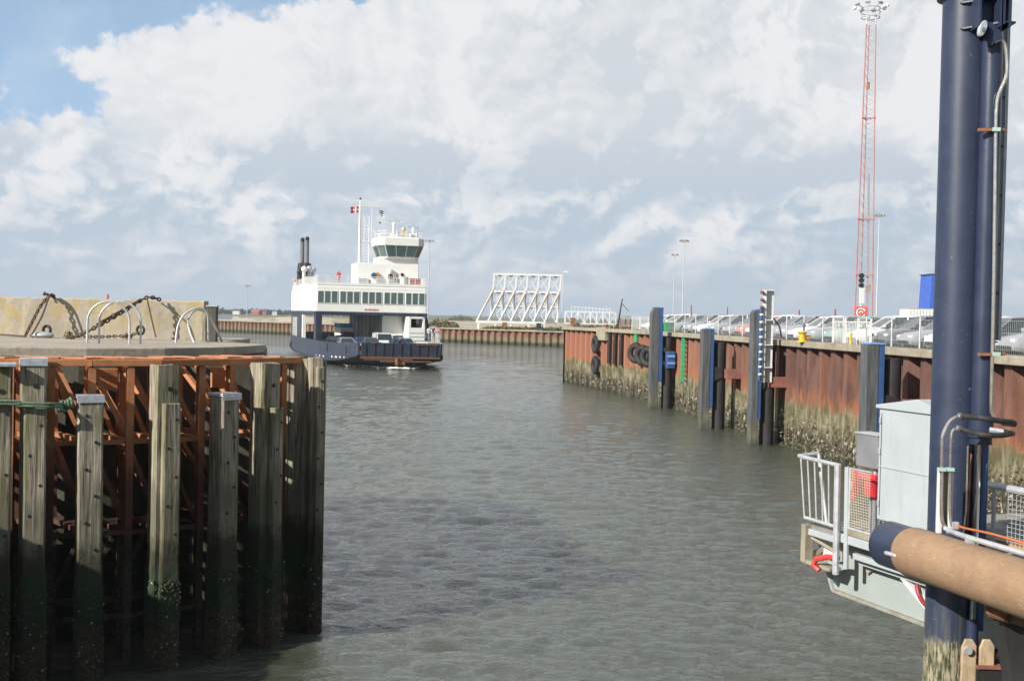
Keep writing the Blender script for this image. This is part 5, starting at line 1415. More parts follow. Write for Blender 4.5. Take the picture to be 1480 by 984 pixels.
# ------------------------------------------------------------------ on the quay
def edge_pt(Y, inland, z=4.7):
    p, d, n = wall_at_y(Y); return Vector((p.x - n.x * inland, p.y - n.y * inland, z))
fn = thing('mesh_fence', 'long galvanised mesh fence on the right quay wall before the parked cars', 'fence', edge_pt(60, 1.3))
Y = 34.; k = 0
while Y < 88:
    a_, c_ = edge_pt(Y, 1.3), edge_pt(Y + 2.5, 1.3)
    b = MB(); b.tube([a_, a_ + Vector((0, 0, 1.38))], .035, 6); b.build('fence_post', M['galv'], fn, world=True)
    b = MB(); nn = 22
    for j in range(1, nn):
        q = a_.lerp(c_, j / nn); b.bar(q + Vector((0, 0, .08)), q + Vector((0, 0, 1.28)), .008, .008)
    for z_ in (.08, .48, .88, 1.28): b.bar(a_ + Vector((0, 0, z_)), c_ + Vector((0, 0, z_)), .012 if .1 < z_ < 1.2 else .03, .012)
    b.build('mesh_panel', M['galv'], fn, world=True)
    Y += 2.5; k += 1
gt = thing('pedestrian_gate', 'white barred railing standing in front of the parked cars below the lattice mast', 'gate', edge_pt(50, .9))
for Y in (47.6, 48.9, 50.3, 51.7):
    a_ = edge_pt(Y, .9); b = MB(); b.bar(a_, a_ + Vector((0, 0, 1.3)), .07, .07); b.build('gate_post', M['white'], gt, world=True)
for j in range(26):
    a_ = edge_pt(47.6 + j * .16, .9); b = MB(); b.tube([a_ + Vector((0, 0, .1)), a_ + Vector((0, 0, 1.15))], .012, 5); b.build('gate_bar', M['white'], gt, world=True)
for z_ in (.1, 1.15): b = MB(); b.bar(edge_pt(47.6, .9, 4.7 + z_), edge_pt(51.7, .9, 4.7 + z_), .04, .04); b.build('gate_rail', M['white'], gt, world=True)
# cars in a row facing the water
seq = [('saloon', 'white'), ('hatch', 'silver'), ('saloon', 'grey'), ('hatch', 'white'), ('saloon', 'silver'), ('hatch', 'grey'), ('hatch', 'white'), ('saloon', 'pale green'), ('saloon', 'silver'), ('saloon', 'white'),
       ('hatch', 'silver'), ('saloon', 'silver'), ('hatch', 'white'), ('hatch', 'orange'), ('saloon', 'silver'), ('hatch', 'silver'), ('saloon', 'white'), ('hatch', 'silver'), ('saloon', 'silver'), ('hatch', 'white'), ('saloon', 'white')]
proto = {}
ordn = ['first', 'second', 'third', 'fourth', 'fifth', 'sixth', 'seventh', 'eighth', 'ninth', 'tenth', 'eleventh', 'twelfth', 'thirteenth', 'fourteenth', 'fifteenth', 'sixteenth', 'seventeenth', 'eighteenth', 'nineteenth', 'twentieth', 'twenty-first']
rng = random.Random(12)
for i, (stl, colr_) in enumerate(seq):
    Y = 39.5 + i * 2.72
    p = edge_pt(Y, 5.6 + rng.uniform(-.25, .25))
    _, d, n = wall_at_y(min(Y, 100)); rz = math.atan2(n.y, n.x) + rng.uniform(-.03, .03)
    kind = {'saloon': 'car', 'hatch': 'hatchback', 'van': 'van'}[stl]
    lb = f'{colr_} {kind}, {ordn[i]} from the right in the front row parked behind the quay fence'
    if (stl, colr_) in proto: dup(proto[(stl, colr_)], p, rz, lb, 'vehicles parked behind the quay fence')
    else: proto[(stl, colr_)] = make_car(stl, colr_, p, rz, lb, 'vehicles parked behind the quay fence')
keys = list(proto)
for i in range(14):
    stl, colr_ = keys[(i * 5) % len(keys)]; Y = 44 + i * 3.9
    p = edge_pt(min(Y, 100), 15.5); kind = {'saloon': 'car', 'hatch': 'hatchback', 'van': 'van'}[stl]
    dup(proto[(stl, colr_)], p, math.pi + rng.uniform(-.03, .03) + .1, f'{colr_} {kind}, {ordn[i]} from the right in the rear row on the quay', 'vehicles parked in the rear row on the quay')
# yellow bollards
for px, Y, s_, lb in ((1159.5, 52.3, 1., 'yellow mooring bollard on the coping right of the gauge channel'), (1229.5, 48.6, .3, 'small yellow bollard on the coping below the lattice mast')):
    c = edge_pt(Y, .35, QT)
    t_ = thing('bollard', lb, 'bollard', (px_at(px, Y, 5.1), Y, QT - .02), .2, 'yellow bollards')
    b = MB(); b.tube([(0, 0, 0), (0, 0, .06), (0, 0, .08), (0, 0, .34), (0, 0, .42), (0, 0, .48)], [.24 * s_, .24 * s_, .15 * s_, .14 * s_, .22 * s_, .16 * s_], 14); b.build('bollard_body', M['yellow'], t_, smooth=True)
    b = MB(); b.bar((-.1 * s_, 0, .3), (.38 * s_, 0, .22), .12 * s_, .12 * s_); b.build('horn', M['yellow'], t_, bevel=.02)
# green container bin
c = (px_at(964.5, 84, 5.2), 84, 4.7)
t_ = thing('waste_bin', 'round bright green bin on the quay just right of the tall fender pile', 'bin', c)
b = MB(); b.tube([(0, 0, 0), (0, 0, .75), (0, 0, .78), (0, 0, .86), (0, 0, .87)], [.42, .48, .53, .53, .47], 16); b.build('bin_body', paint('bin_green', (.03, .26, .08), .45), t_, smooth=True)
for a_ in range(8): b = MB(); b.bar((.47 * math.cos(a_ * .785), .47 * math.sin(a_ * .785), .05), (.5 * math.cos(a_ * .785), .5 * math.sin(a_ * .785), .72), .03, .03); b.build('rib', paint('bin_green_dark', (.02, .18, .06), .5) if a_ == 0 else bpy.data.materials['bin_green_dark'], t_)
# white mesh barriers by the corner
for i, (pa, pb, lb) in enumerate(((913.5, 925, 'left one of two pale mesh barriers left of the tall fender pile'), (925.5, 937, 'right one of two pale mesh barriers left of the tall fender pile'))):
    x0, x1 = px_at(pa, 93, 5.3), px_at(pb, 93, 5.3)
    t_ = thing('mesh_barrier', lb, 'barrier', (x0, 93, 4.7), 0, 'mesh barriers on the quay')
    b = MB(); w_ = x1 - x0; b.tube([(0, 0, 0), (0, 0, 1.25), (w_, 0, 1.25), (w_, 0, 0)], .035, 6); b.build('barrier_frame', M['white'], t_)
    b = MB()
    for j in range(1, 12): b.bar((w_ * j / 12, 0, .1), (w_ * j / 12, 0, 1.25), .012, .012)
    for j in range(1, 12): b.bar((0, 0, .1 * j + .05), (w_, 0, .1 * j + .05), .010, .010)
    b.build('barrier_mesh', M['white'], t_)
    b = MB(); b.box((0, 0, .04), (.25, .6, .08)); b.build('foot', M['cap'], t_); b = MB(); b.box((w_, 0, .04), (.25, .6, .08)); b.build('foot', M['cap'], t_)
# gangway
x0, x1 = px_at(817, 128, 5.5), px_at(890, 128, 5.5); Lg = x1 - x0
t_ = thing('gangway', 'white trussed steel gangway lying on the quay beyond the corner', 'gangway', (x0, 128, 4.75))
zb_, zt_ = .35, 1.62
bars('chord', M['white'], t_, [((0, y_, z_), (Lg, y_, z_), .12, .12) for y_ in (0, 1.2) for z_ in (zb_, zt_)] , world=False)
for k in range(9):
    x_ = Lg * k / 8
    bars('upright', M['white'], t_, [((x_, y_, zb_), (x_, y_, zt_), .09, .09) for y_ in (0, 1.2)], world=False)
    if k < 8: bars('diagonal', M['white'], t_, [((x_, 0, zb_ if k % 2 else zt_), (x_ + Lg / 8, 0, zt_ if k % 2 else zb_), .08, .08)], world=False)
b = MB(); b.box((Lg / 2, .6, zb_ + .02), (Lg, 1.1, .06)); b.build('walkway', M['grey'], t_)
for k in range(12): b = MB(); b.tube([(Lg * .12 + k * Lg * .07, .3, zt_), (Lg * .12 + k * Lg * .07, .3, zt_ + .55)], .03, 5); b.build('stanchion', M['white'], t_)
bars('handrail', M['white'], t_, [((Lg * .12, .3, zt_ + .55), (Lg * .9, .3, zt_ + .3), .05, .05)], world=False)
b = MB(); b.box((Lg * .62 - 2.6, -.3, .3), (.5, .5, 1.3)); b.build('rusty_stand', M['rust'], t_)
for q in (.15, .85): b = MB(); b.box((Lg * q, .6, .17), (.4, 1.4, .36)); b.build('sleeper', M['cap'], t_)
# leaning derrick post and rusty frame right of it
c = (px_at(892, 116, 4.8), 116, 4.7)
t_ = thing('leaning_post', 'dark thin post leaning right with a stay wire, beyond the quay corner', 'post', c)
b = MB(); b.tube([(0, 0, 0), (.45, 0, 3.0)], [.10, .05], 8); b.build('post_body', M['tarred'], t_)
b = MB(); b.tube([(.42, 0, 2.5), (1.1, 0, 1.8)], .03, 5); b.build('stay', M['tarred'], t_)
b = MB(); b.box((-.35, 0, 1.0), (.08, .08, 2.2)); b.build('pale_stake', M['galv'], t_)
c = (px_at(897, 112, 5.3), 112, 4.7); w_ = px_at(912, 112, 5.3) - c[0]
t_ = thing('storage_rack', 'weathered open rack beside the leaning post', 'rack', c)
for k in range(3): b = MB(); b.box((w_ * k / 2, 0, .55), (.08, .8, 1.1)); b.build('upright', M['rustb'], t_)
for z_ in (.35, 1.05, 1.25): b = MB(); b.box((w_ / 2, 0, z_), (w_, .9, .10)); b.build('shelf', M['cap'], t_)
# lattice light mast
MH = 40.1; mb = at(1246, 462, Y=150); MZ = 4.7
t_ = thing('lattice_mast', 'tall red and white lattice mast with a ring of floodlights on top', 'mast', (mb.x, 150, MZ), .12)
def legp(i, z_):
    r_ = (1.30 - (1.30 - .66) * z_ / MH) ; a = R_(200 + 120 * i); return Vector((r_ * math.cos(a), r_ * math.sin(a), z_))
for i in range(3):
    b = MB(); b.tube([legp(i, 0), legp(i, MH * .97)], [.09, .07], 6); b.build('leg', M['mast'], t_)
    b = MB(); b.tube([legp(i, MH * .97), legp(i, MH)], .065, 6); b.build('leg', M['galv'], t_)
b = MB(); z_ = 0.; k = 0
while z_ < MH - .6:
    for i in range(3): b.tube([legp(i, z_), legp((i + 1) % 3, z_ + .62)], .022, 4); b.tube([legp((i + 1) % 3, z_ + .62), legp(i, z_ + 1.24)], .022, 4)
    z_ += 1.24
b.build('lacing', M['galv'], t_)
for zr_ in (7.2, 14.3, 27.1):
    b = MB(); q = [legp(i, zr_) for i in range(3)]
    for i in range(3): b.bar(q[i], q[(i + 1) % 3], .10, .10)
    for i in range(3): b.sphere(q[i], .17, 6, 5)
    b.build('ring_frame', M['mast'], t_)
b = MB(); b.bar(legp(1, 0) * .5 , legp(1, MH) * .5, .3, .1); b.build('ladder', M['galv'], t_)
for zr_, r_ in ((MH - .3, 1.15), (MH + .35, 1.2), (MH + .9, 1.15)):
    b = MB(); b.tube(torus_pts((0, 0, zr_), r_, (0, 0, 1), 20), .05, 6, close=True); b.build('top_ring', M['galv'], t_)
for k in range(8):
    a = k * .785; b = MB(); b.tube([(1.15 * math.cos(a), 1.15 * math.sin(a), MH - .3), (1.15 * math.cos(a), 1.15 * math.sin(a), MH + .9)], .04, 5); b.build('cage_bar', M['galv'], t_)
for k in range(8):
    a = k * .785 + .2; c = Vector((2.0 * math.cos(a), 2.0 * math.sin(a), MH + 1.15))
    b = MB(); b.bar((1.1 * math.cos(a), 1.1 * math.sin(a), MH + .85), c, .06, .06); m_ = Matrix.Rotation(a, 3, 'Z') @ Matrix.Rotation(.5, 3, 'Y'); b.box(c, (.36, .55, .26), m_); fl_ = b.build('floodlight', M['rim'], t_)
    b = MB(); b.box(c + m_ @ Vector((.08, 0, -.15)), (.30, .46, .04), m_); b.build('lens', M['lamp'], fl_)
b = MB(); b.box(legp(2, 31.4) + Vector((.1, 0, 0)), (.35, .4, .9)); b.build('junction_box', paint('box_orange', (.5, .22, .12), .6), t_)
# signal post with red board in front of the mast
c = (px_at(1243.5, 140, 6.5), 140, 4.7)
t_ = thing('signal_post', 'white post with stacked dark signal lamps above a red board with white ring symbol', 'signal', c)
b = MB(); b.tube([(0, 0, 0), (0, 0, 7.)], .12, 8); b.box((.1, 0, 4.4), (.55, .3, 1.9)); b.build('post', M['white'], t_)
for z_ in (6.75, 6.2, 5.6): b = MB(); b.tube([(0, -.22, z_), (0, .22, z_)], .30, 12); b.box((0, 0, z_), (.5, .35, .4)); b.build('signal_lamp', M['black'], t_, bevel=.03)
b = MB(); b.box((0, -.2, 2.35), (1.6, .08, 1.5)); bd_ = b.build('red_board', paint('board_red', (.72, .11, .10), .45), t_, bevel=.03)
b = MB(); b.tube([Vector((0, -.25, 2.35)) + Vector((.5 * math.cos(a), 0, .5 * math.sin(a))) for a in (R_(25 + 310 * k / 24) for k in range(25))], .09, 6); b.build('white_ring', M['shipwhite'], bd_)
b = MB(); b.tube([Vector((0, -.25, 2.3)) + Vector((.2 * math.cos(a), 0, .2 * math.sin(a))) for a in (R_(0 + 180 * k / 10) for k in range(11))], .06, 6); b.build('inner_arc', M['shipwhite'], bd_)
b = MB(); b.box((.85, 0, 5.2), (.5, .3, .9)); b.build('side_box', M['sandc'] if 'sandc' in M else M['cap'], t_)
# slim light masts
def light_mast(px, ytop, Y, z0, label, n=4, r=.28, head=3.2):
    b0 = at(px - (462 - ytop) * .022, 462, Y=Y); zt2 = at(px, ytop, Y=Y).z
    t_ = thing('light_mast', label, 'light mast', (b0.x, Y, z0), random.uniform(-.3, .3), 'slim light masts')
    h_ = zt2 - z0
    b = MB(); b.tube([(0, 0, 0), (0, 0, h_)], [r, r * .45], 10); b.build('pole', M['galv'], t_)
    b = MB(); b.tube(torus_pts((0, 0, h_ - .3), head * .35, (0, 0, 1), 14), .08, 6, close=True); b.bar((-head * .35, 0, h_ - .3), (head * .35, 0, h_ - .3), .1); b.bar((0, -head * .35, h_ - .3), (0, head * .35, h_ - .3), .1); b.build('lamp_ring', M['rim'], t_)
    for k in range(n):
        a = 2 * math.pi * k / n + .4; b = MB(); b.box((head * .45 * math.cos(a), head * .45 * math.sin(a), h_), (head * .28, head * .28, .5), Matrix.Rotation(a, 3, 'Z') @ Matrix.Rotation(.5, 3, 'Y')); b.build('lamp_head', M['rim'], t_)
light_mast(988.5, 348, 434, 2.8, 'slim light mast with a flat crown of lamps, taller of the middle pair')
light_mast(975, 368, 530, 2.8, 'slim light mast, farther and shorter of the middle pair')
light_mast(621, 348, 470, 2.8, 'slim light mast rising right behind the ferry wheelhouse')
light_mast(1270, 311, 300, 4.7, 'slim light mast just right of the red lattice mast', 6, .25, 2.4)
light_mast(358, 413, 1150, 1.0, 'very distant light mast over the far shore left of the ferry', 4, .5, 5)
bz = at(155, 425, Y=900)
t_ = thing('beacon', 'small red beacon poking above the parapet wall behind the ladder hoops', 'beacon', (bz.x, 900, -1))
b = MB(); b.tube([(0, 0, 0), (0, 0, bz.z - 2.5)], 1.0, 8); b.build('tower', M['shipwhite'], t_)
b = MB(); b.tube([(0, 0, bz.z - 2.5), (0, 0, bz.z + 1)], [1.6, 1.0], 8); b.build('lantern', M['salmon'], t_)
# thin poles among the cars
for px, yt, Y, lb in ((998.5, 441, 92, 'thin dark pole above the cars, leftmost of three'), (1051, 444, 95, 'thin dark pole above the cars, middle of three'), (1154.5, 448, 78, 'thin dark pole above the cars next to the yellow bollard'), (1206.5, 447, 74, 'thin dark pole above the cars left of the lattice mast')):
    zt2 = at(px, yt, Y=Y).z; c = (px_at(px, Y, 5.5), Y, 4.7)
    t_ = thing('sign_pole', lb, 'pole', c, 0, 'thin poles on the quay')
    b = MB(); b.tube([(0, 0, 0), (0, 0, zt2 - 4.7)], .05, 6); b.build('pole', M['rustb'], t_)
    b = MB(); b.tube([(0, 0, 0), (0, 0, .1)], .12, 8); b.build('base_plate', M['galv'], t_)
# container, blue silo, red boat, dark canopy
c = (px_at(1312, 112, 6.5), 112, 4.7)
t_ = thing('site_container', 'plain white container behind the cars next to the big blue column', 'container', c)
b = MB(); b.box((3., 1.2, 1.36), (6., 2.4, 2.45)); bx = b.build('container_body', M['white'], t_, bevel=.03)
for k in range(20): b = MB(); b.box((.2 + k * .3, -.02, 1.36), (.12, .05, 2.2)); b.build('rib', M['white'], bx)
b = MB(); b.box((3., 1.2, 2.6), (6.06, 2.46, .06)); b.build('roof', M['grey'], t_)
c = at(1341, 450, Y=150)
t_ = thing('blue_tower', 'bright blue rectangular tower beyond the container, half hidden by the blue column', 'tower', (c.x, 150, 4.7))
b = MB(); b.ext([(0, 0, 0), (5, 0, 0), (5, 0, 7.5), (.35, 0, 7.5)], (0, 4, 0)); b.build('tower_body', paint('tower_blue', (.045, .12, .50), .5), t_, bevel=.04)
b = MB(); b.box((2.6, 2, 7.55), (4.9, 4.2, .1)); b.build('roof', M['blue'], t_)
c = (px_at(1195, 95, 6), 95, 4.7)
t_ = thing('small_boat', 'small boat with red canopy stored between the parked cars', 'boat', c)
b = MB(); b.loft([[(x_, -w_, .5 + e), (x_, -w_ * .6, .0 + e), (x_, w_ * .6, .0 + e), (x_, w_, .5 + e)] for x_, w_, e in ((0, .1, .35), (.5, .55, .15), (1.6, .7, .1), (2.6, .65, .1))]); b.build('hull', M['white'], t_)
b = MB(); b.loft([[(x_, -.5, .9), (x_, -.45, h_), (x_, .45, h_), (x_, .5, .9)] for x_, h_ in ((.1, 1.45), (.5, 1.62), (2.2, 1.58))]); b.build('canopy', M['red'], t_)
c = (px_at(1150, 100, 6), 100, 4.7)
t_ = thing('tarpaulin_shed', 'low shed with dark green curved roof behind the cars right of the gauge channel', 'shed', c)
b = MB(); L_ = px_at(1192, 100, 6) - c[0]
b.ext([(L_ * f, 0, 1.15 + .35 * math.sin(math.pi * f)) for f in (0, .15, .3, .5, .7, .85, 1)], (0, 2.5, 0)); b.build('roof', paint('shed_green', (.02, .07, .05), .6), t_)
b = MB(); b.box((L_ / 2, 1.2, .58), (L_ * .96, 2.2, 1.14)); b.build('wall', M['grey'], t_)

# ------------------------------------------------------------------ white braced rack on the far quay
Yf = 254.; k_ = Yf / FPX
bx0 = px_at(708, Yf, 4.5)
t_ = thing('steel_rack', 'big white open steel frame of seven leaning posts with raking struts on the far quay', 'steel frame', (bx0, Yf, 2.84))
z0 = 1.5; HT = at(760, 397, Y=Yf).z - 2.84
sp = (px_at(804.5, Yf, 4.5) - bx0) / 6; lean = .75
zm1, zm2 = z0 + (HT - z0) * .64, z0 + (HT - z0) * .335
def pst(i, z_): return Vector((sp * i + lean * (z_ - z0) / (HT - z0), 0, z_))
for i in range(7):
    bars('post', M['white'], t_, [(pst(i, z0), pst(i, HT + .1), .34, .34)], world=False)
    s0 = Vector((sp * i - 2.75, -3.2, z0)); s1 = pst(i, zm1) ; m0 = s0.lerp(s1, .55); m1 = s0.lerp(s1, .93)
    bars('raking_strut', M['white'], t_, [(s0, m0, .34, .34)], world=False)
    bars('raking_strut', M['ruststrut'] if 'ruststrut' in M else M.setdefault('ruststrut', paint('rusting_white', (.66, .50, .38), .6, .2, 3, dirt=(.4, .2, .1), dirt_amt=.6)), t_, [(m0, m1, .31, .31)], world=False)
    bars('raking_strut', M['white'], t_, [(m1, s1, .33, .33)], world=False)
    bars('base_beam', M['white'], t_, [(s0, pst(i, z0), .3, .3)], world=False)
for z_, w_ in ((z0, .4), (zm2, .26), (zm1, .38), (HT, .42)):
    bars('chord', M['white'], t_, [(pst(0, z_) + Vector((-.1, .02, 0)), pst(6, z_) + Vector((.2, .02, 0)), w_, w_)], world=False)
bars('base_beam', M['white'], t_, [((-2.9, -3.2, z0), (sp * 6 - 2.5, -3.2, z0), .4, .5)], world=False)
for i in range(6):
    for za, zb2 in ((z0, zm2), (zm2, zm1), (zm1, HT)):
        a1, a2, c1, c2 = pst(i, za), pst(i + 1, za), pst(i, zb2), pst(i + 1, zb2)
        bars('cross_brace', M['white'], t_, [(a1 + Vector((0, .25, 0)), c2 + Vector((0, .25, 0)), .14, .14), (a2 + Vector((0, .32, 0)), c1 + Vector((0, .32, 0)), .14, .14)], world=False)
        b = MB(); mid = (c1 + c2) / 2; b.ext([c1 + Vector((.5, .2, -.1)), mid + Vector((0, .2, -.75)), c2 + Vector((-.5, .2, -.1))], (0, .05, 0)); b.build('haunch_plate', M['grey'], t_)
for q in (-2.4, 1.2, 4.4, 8.3, 11.5): b = MB(); b.box((q, -3., .62), (.5, .6, 1.24)); b.build('support_leg', M['white'], t_)
for q, mt in ((3.2, 'rust'), (10.5, 'black')): b = MB(); b.box((q, -3.3, 1.0), (1.0, .8, .9)); b.box((q, -3.3, .4), (2.0, .8, .5)); b.build('packing', M[mt], t_)
bars('ladder_pole', M['white'], t_, [(pst(6, z0) + Vector((.9, 0, 0)), pst(6, HT + .8) + Vector((.4, 0, 0)), .08, .08)], world=False)
bars('pole_arm', M['white'], t_, [(pst(6, HT + .8) + Vector((.3, 0, 0)), pst(6, HT + .8) + Vector((1.3, 0, 0)), .12, .2)], world=False)
# ------------------------------------------------------------------ linkspan, lifting column and fender tube, near right
LA = Vector((4.72, 18.75, 0)); LU = Vector((.35, -.937, 0)).normalized(); LI = Vector((.937, .35, 0)).normalized()
def L(s, o, z): return LA + LU * s + LI * o + Vector((0, 0, z))
DZ = 2.6
ls = thing('linkspan', 'pale grey floating linkspan hull with its walkway beside the blue column', 'linkspan', L(0, 0, 0))
LZ = math.atan2(LU.y, LU.x); LM = Matrix.Rotation(LZ, 3, 'Z')
def lbox(b, s0, s1, o0, o1, z0, z1):
    c = [L(s, o, z) for z in (z0, z1) for s, o in ((s0, o0), (s1, o0), (s1, o1), (s0, o1))]
    b._a(c, [(0, 1, 2, 3), (7, 6, 5, 4), (4, 5, 1, 0), (5, 6, 2, 1), (6, 7, 3, 2), (7, 4, 0, 3)]); return b
def lb(name, mat, parent, *a, bevel=0.): return lbox(MB(), *a).build(name, mat, parent, bevel=bevel, world=True)
M['pontoon'] = paint('pontoon_grey', (.33, .37, .36), .42, .07, 1.2, dirt=(.33, .33, .28), dirt_amt=.35)
# hull with raked end
b = MB(); prof_ = [(-.14, 2.32), (17, 2.32), (17, 1.53), (.26, 1.53), (.0, 1.9)]
b._a([L(s, .45, z) for s, z in prof_] + [L(s, 6.8, z) for s, z in prof_], [(0, 1, 2, 3, 4), (9, 8, 7, 6, 5)] + [(i, 5 + i, 5 + (i + 1) % 5, (i + 1) % 5) for i in range(5)])
b.build('hull', M['pontoon'], ls, world=True)
b = MB(); b.bar(L(.26, .42, 1.545), L(17, .42, 1.545), .07, .05); b.build('rusty_chine', paint('chine_rust', (.30, .29, .25), .7, .2, 4, dirt=(.30, .12, .06), dirt_amt=.8, streak=False), ls, world=True)
b = MB(); b.bar(L(.26, .42, 1.55), L(-.12, .42, 2.25), .06, .05); b.build('stem_edge', M['pontoon'], ls, world=True)
lb('deck', M['asphalt'], ls, .0, 17, .08, 7, 2.50, 2.58)
lb('edge_beam', M['grey'], ls, .95, 3.0, -.02, .06, 2.47, 2.60, bevel=.01)
lb('edge_beam', M['grey'], ls, 3.05, 17, -.02, .06, 2.47, 2.60, bevel=.01)
lb('lower_beam', M['grey'], ls, 1.1, 3.4, .10, .20, 2.24, 2.33, bevel=.01)
lb('lower_beam', M['grey'], ls, 1.1, 17, .24, .34, 2.14, 2.20, bevel=.01)
lb('end_beam', M['grey'], ls, .02, .93, .02, .12, 2.42, 2.52, bevel=.01)
lb('end_post', M['cap'], ls, -.0, .12, -.04, .12, 1.98, 2.58, bevel=.01)
lb('end_plate', M['white'], ls, .02, .5, .34, .40, 2.05, 2.45)
bars('end_brace', M['cap'], ls, [(L(.06, .05, 2.05), L(.06, .9, 2.4), .06, .06), (L(.06, .05, 2.42), L(.45, .35, 2.18), .05, .05)])
lb('end_foot', M['cap'], ls, 0, .75, -.02, .2, 1.96, 2.02, bevel=.01)
b = MB(); b.tube([L(.55, -.06, 1.95), L(.45, -.1, 2.02), L(.5, -.08, 2.12), L(.75, -.06, 2.2), L(1.0, -.05, 2.23)], .045, 8); b.build('red_hose', M['red'], ls, smooth=True, world=True)
b = MB(); b.tube(arc([L(2.35, .3, 2.2), L(2.42, .28, 2.0), L(2.6, .27, 1.87), L(2.85, .28, 1.86)], 4), .03, 8); b.build('red_hose', paint('dark_red_hose', (.30, .02, .03), .4), ls, smooth=True, world=True)
b = MB(); b.bar(L(2.0, .32, 2.2), L(3.05, .33, 1.56), .13, .06); b.build('hull_strut', M['white'], ls, world=True)
b = MB(); b.ext([L(2.0, .36, 2.2), L(2.2, .36, 2.2), L(3.1, .36, 1.58), L(3.0, .36, 1.58)], LI * .1); b.build('strut_web', M['grey'], ls, world=True)
b = MB(); b.ext([L(1.08, .44, 2.12), L(1.32, .44, 2.14), L(1.12, .44, 1.98)], LI * -.05); b.build('hull_bracket', M['cap'], ls, world=True)
# railing of vertical bars on the outer end
rl = thing('end_railing', 'galvanised barred railing at the outer end of the linkspan walkway', 'railing', L(.4, 0, DZ), 0)
HT_ = 1.05
def lt(name, pth, r, mat, parent): b = MB(); b.tube(pth, r, 8); return b.build(name, mat, parent, smooth=True, world=True)
lt('top_rail', [L(-.12, .34, DZ + HT_ + .03), L(-.14, -.02, DZ + HT_), L(.0, -.05, DZ + HT_), L(.95, -.02, DZ + HT_ - .02)], .032, M['galv'], rl)
lt('bottom_rail', [L(0.02, .02, DZ + .08), L(.95, 0, DZ + .08)], .028, M['galv'], rl)
for k in range(6): 
    s_ = .03 + k * .16; lt('bar', [L(s_ * 1.02, .0, DZ + .08), L(s_ - .10 + k * .025, -.03, DZ + HT_)], .014, M['galv'], rl)
lt('end_stanchion', [L(.12, .36, DZ), L(-.1, .33, DZ + HT_ + .03)], .03, M['galv'], rl)
lt('main_post', [L(.98, -.07, 1.98), L(.96, -.07, DZ + HT_ + .0)], .052, M['galv'], rl)
lt('main_post', [L(1.16, -.02, 2.1), L(1.13, -.02, DZ + HT_ - .02)], .042, M['grey'], rl)
# mesh panel
mp = thing('wire_railing', 'wire mesh railing panel in front of the red lifebuoy box', 'railing', L(1.5, 0, DZ), 0)
lt('frame', [L(1.2, -.02, DZ + .12), L(1.2, -.02, DZ + HT_ - .03), L(1.70, -.02, DZ + HT_ - .03)], .02, M['galv'], mp)
lt('frame', [L(1.2, -.02, DZ + .12), L(1.72, -.02, DZ + .12)], .02, M['galv'], mp)
b = MB()
for k in range(12): b.bar(L(1.22 + k * .04, -.02, DZ + .12), L(1.22 + k * .04, -.02, DZ + HT_ - .05), .006, .006)
for k in range(22): b.bar(L(1.2, -.022, DZ + .13 + k * .041), L(1.70, -.022, DZ + .13 + k * .041), .006, .006)
b.build('wire_mesh', paint('mesh_wire', (.55, .50, .40), .6), mp, world=True)
lb('kick_plate', M['cap'], mp, 1.18, 1.73, -.03, .0, DZ + .02, DZ + .12)
rb = thing('lifebuoy_box', 'red lifebuoy box behind the wire mesh panel', 'box', L(1.5, .45, DZ + .6))
lb('box_body', paint('bright_red', (.75, .04, .06), .4), rb, 0.80, 1.36, .30, .45, DZ + .58, DZ + .92, bevel=.02)
lb('box_arm', M['red'], rb, 0.78, .96, .22, .295, DZ + .5, DZ + .98, bevel=.02)
for k in range(2): lb('white_strap', M['white'], rb, 0.81 + k * .12, .83 + k * .12, .195, .215, DZ + .65, DZ + .78)
lb('box_post', M['galv'], rb, 1.05, 1.1, .455, .5, DZ - .02, DZ + .7)
# cabinet
cb = thing('control_cabinet', 'tall pale grey steel cabinet with shallow gabled roof left of the blue column', 'cabinet', L(1.8, .05, 2.93))
lb('cabinet_body', M['grey'], cb, 1.74, 3.05, .06, .75, 2.95, 4.57, bevel=.012)
b = MB(); a_ = [L(s, .02, z) for s, z in ((1.70, 4.572), (3.09, 4.572), (3.09, 4.62), (2.6, 4.76), (1.70, 4.62))]; b.ext(a_, LI * .77); b.build('roof', M['grey'], cb, world=True, bevel=.008)
lb('seam', M['grey'], cb, 1.75, 3.04, .045, .058, 3.72, 3.735)
lb('plinth', M['grey'], cb, 1.8, 3.0, .12, .7, 2.58, 2.95)
for s_ in (1.80, 2.98): lb('door_gap', M['black'], cb, s_, s_ + .006, .052, .0585, 3.02, 4.50)
for z_ in (3.15, 3.9, 4.35): lb('hinge', M['galv'], cb, 1.765, 1.80, .035, .058, z_, z_ + .09, bevel=.004)
lb('door_lock', M['black'], cb, 2.86, 2.9, .04, .058, 3.95, 4.08, bevel=.004)
lt('cable', [L(1.9, .02, 2.95), L(1.88, .0, 2.8), L(1.7, .05, 2.66)], .012, M['black'], cb)
lt('handle', [L(2.9, .03, 3.6), L(2.9, .01, 3.8)], .012, M['black'], cb)
bxn = thing('junction_box', 'small darker grey box on a post left of the tall cabinet', 'box', L(1.4, .5, 3.6))
lb('box_body', paint('mid_grey', (.20, .21, .22), .5), bxn, 0.9, 1.42, .30, .55, 3.62, 4.12, bevel=.015)
lb('post', M['galv'], bxn, 1.2, 1.26, .4, .46, 2.58, 3.62)
lb('cover_lip', M['galv'], bxn, 0.88, 1.44, .28, .57, 4.121, 4.14)
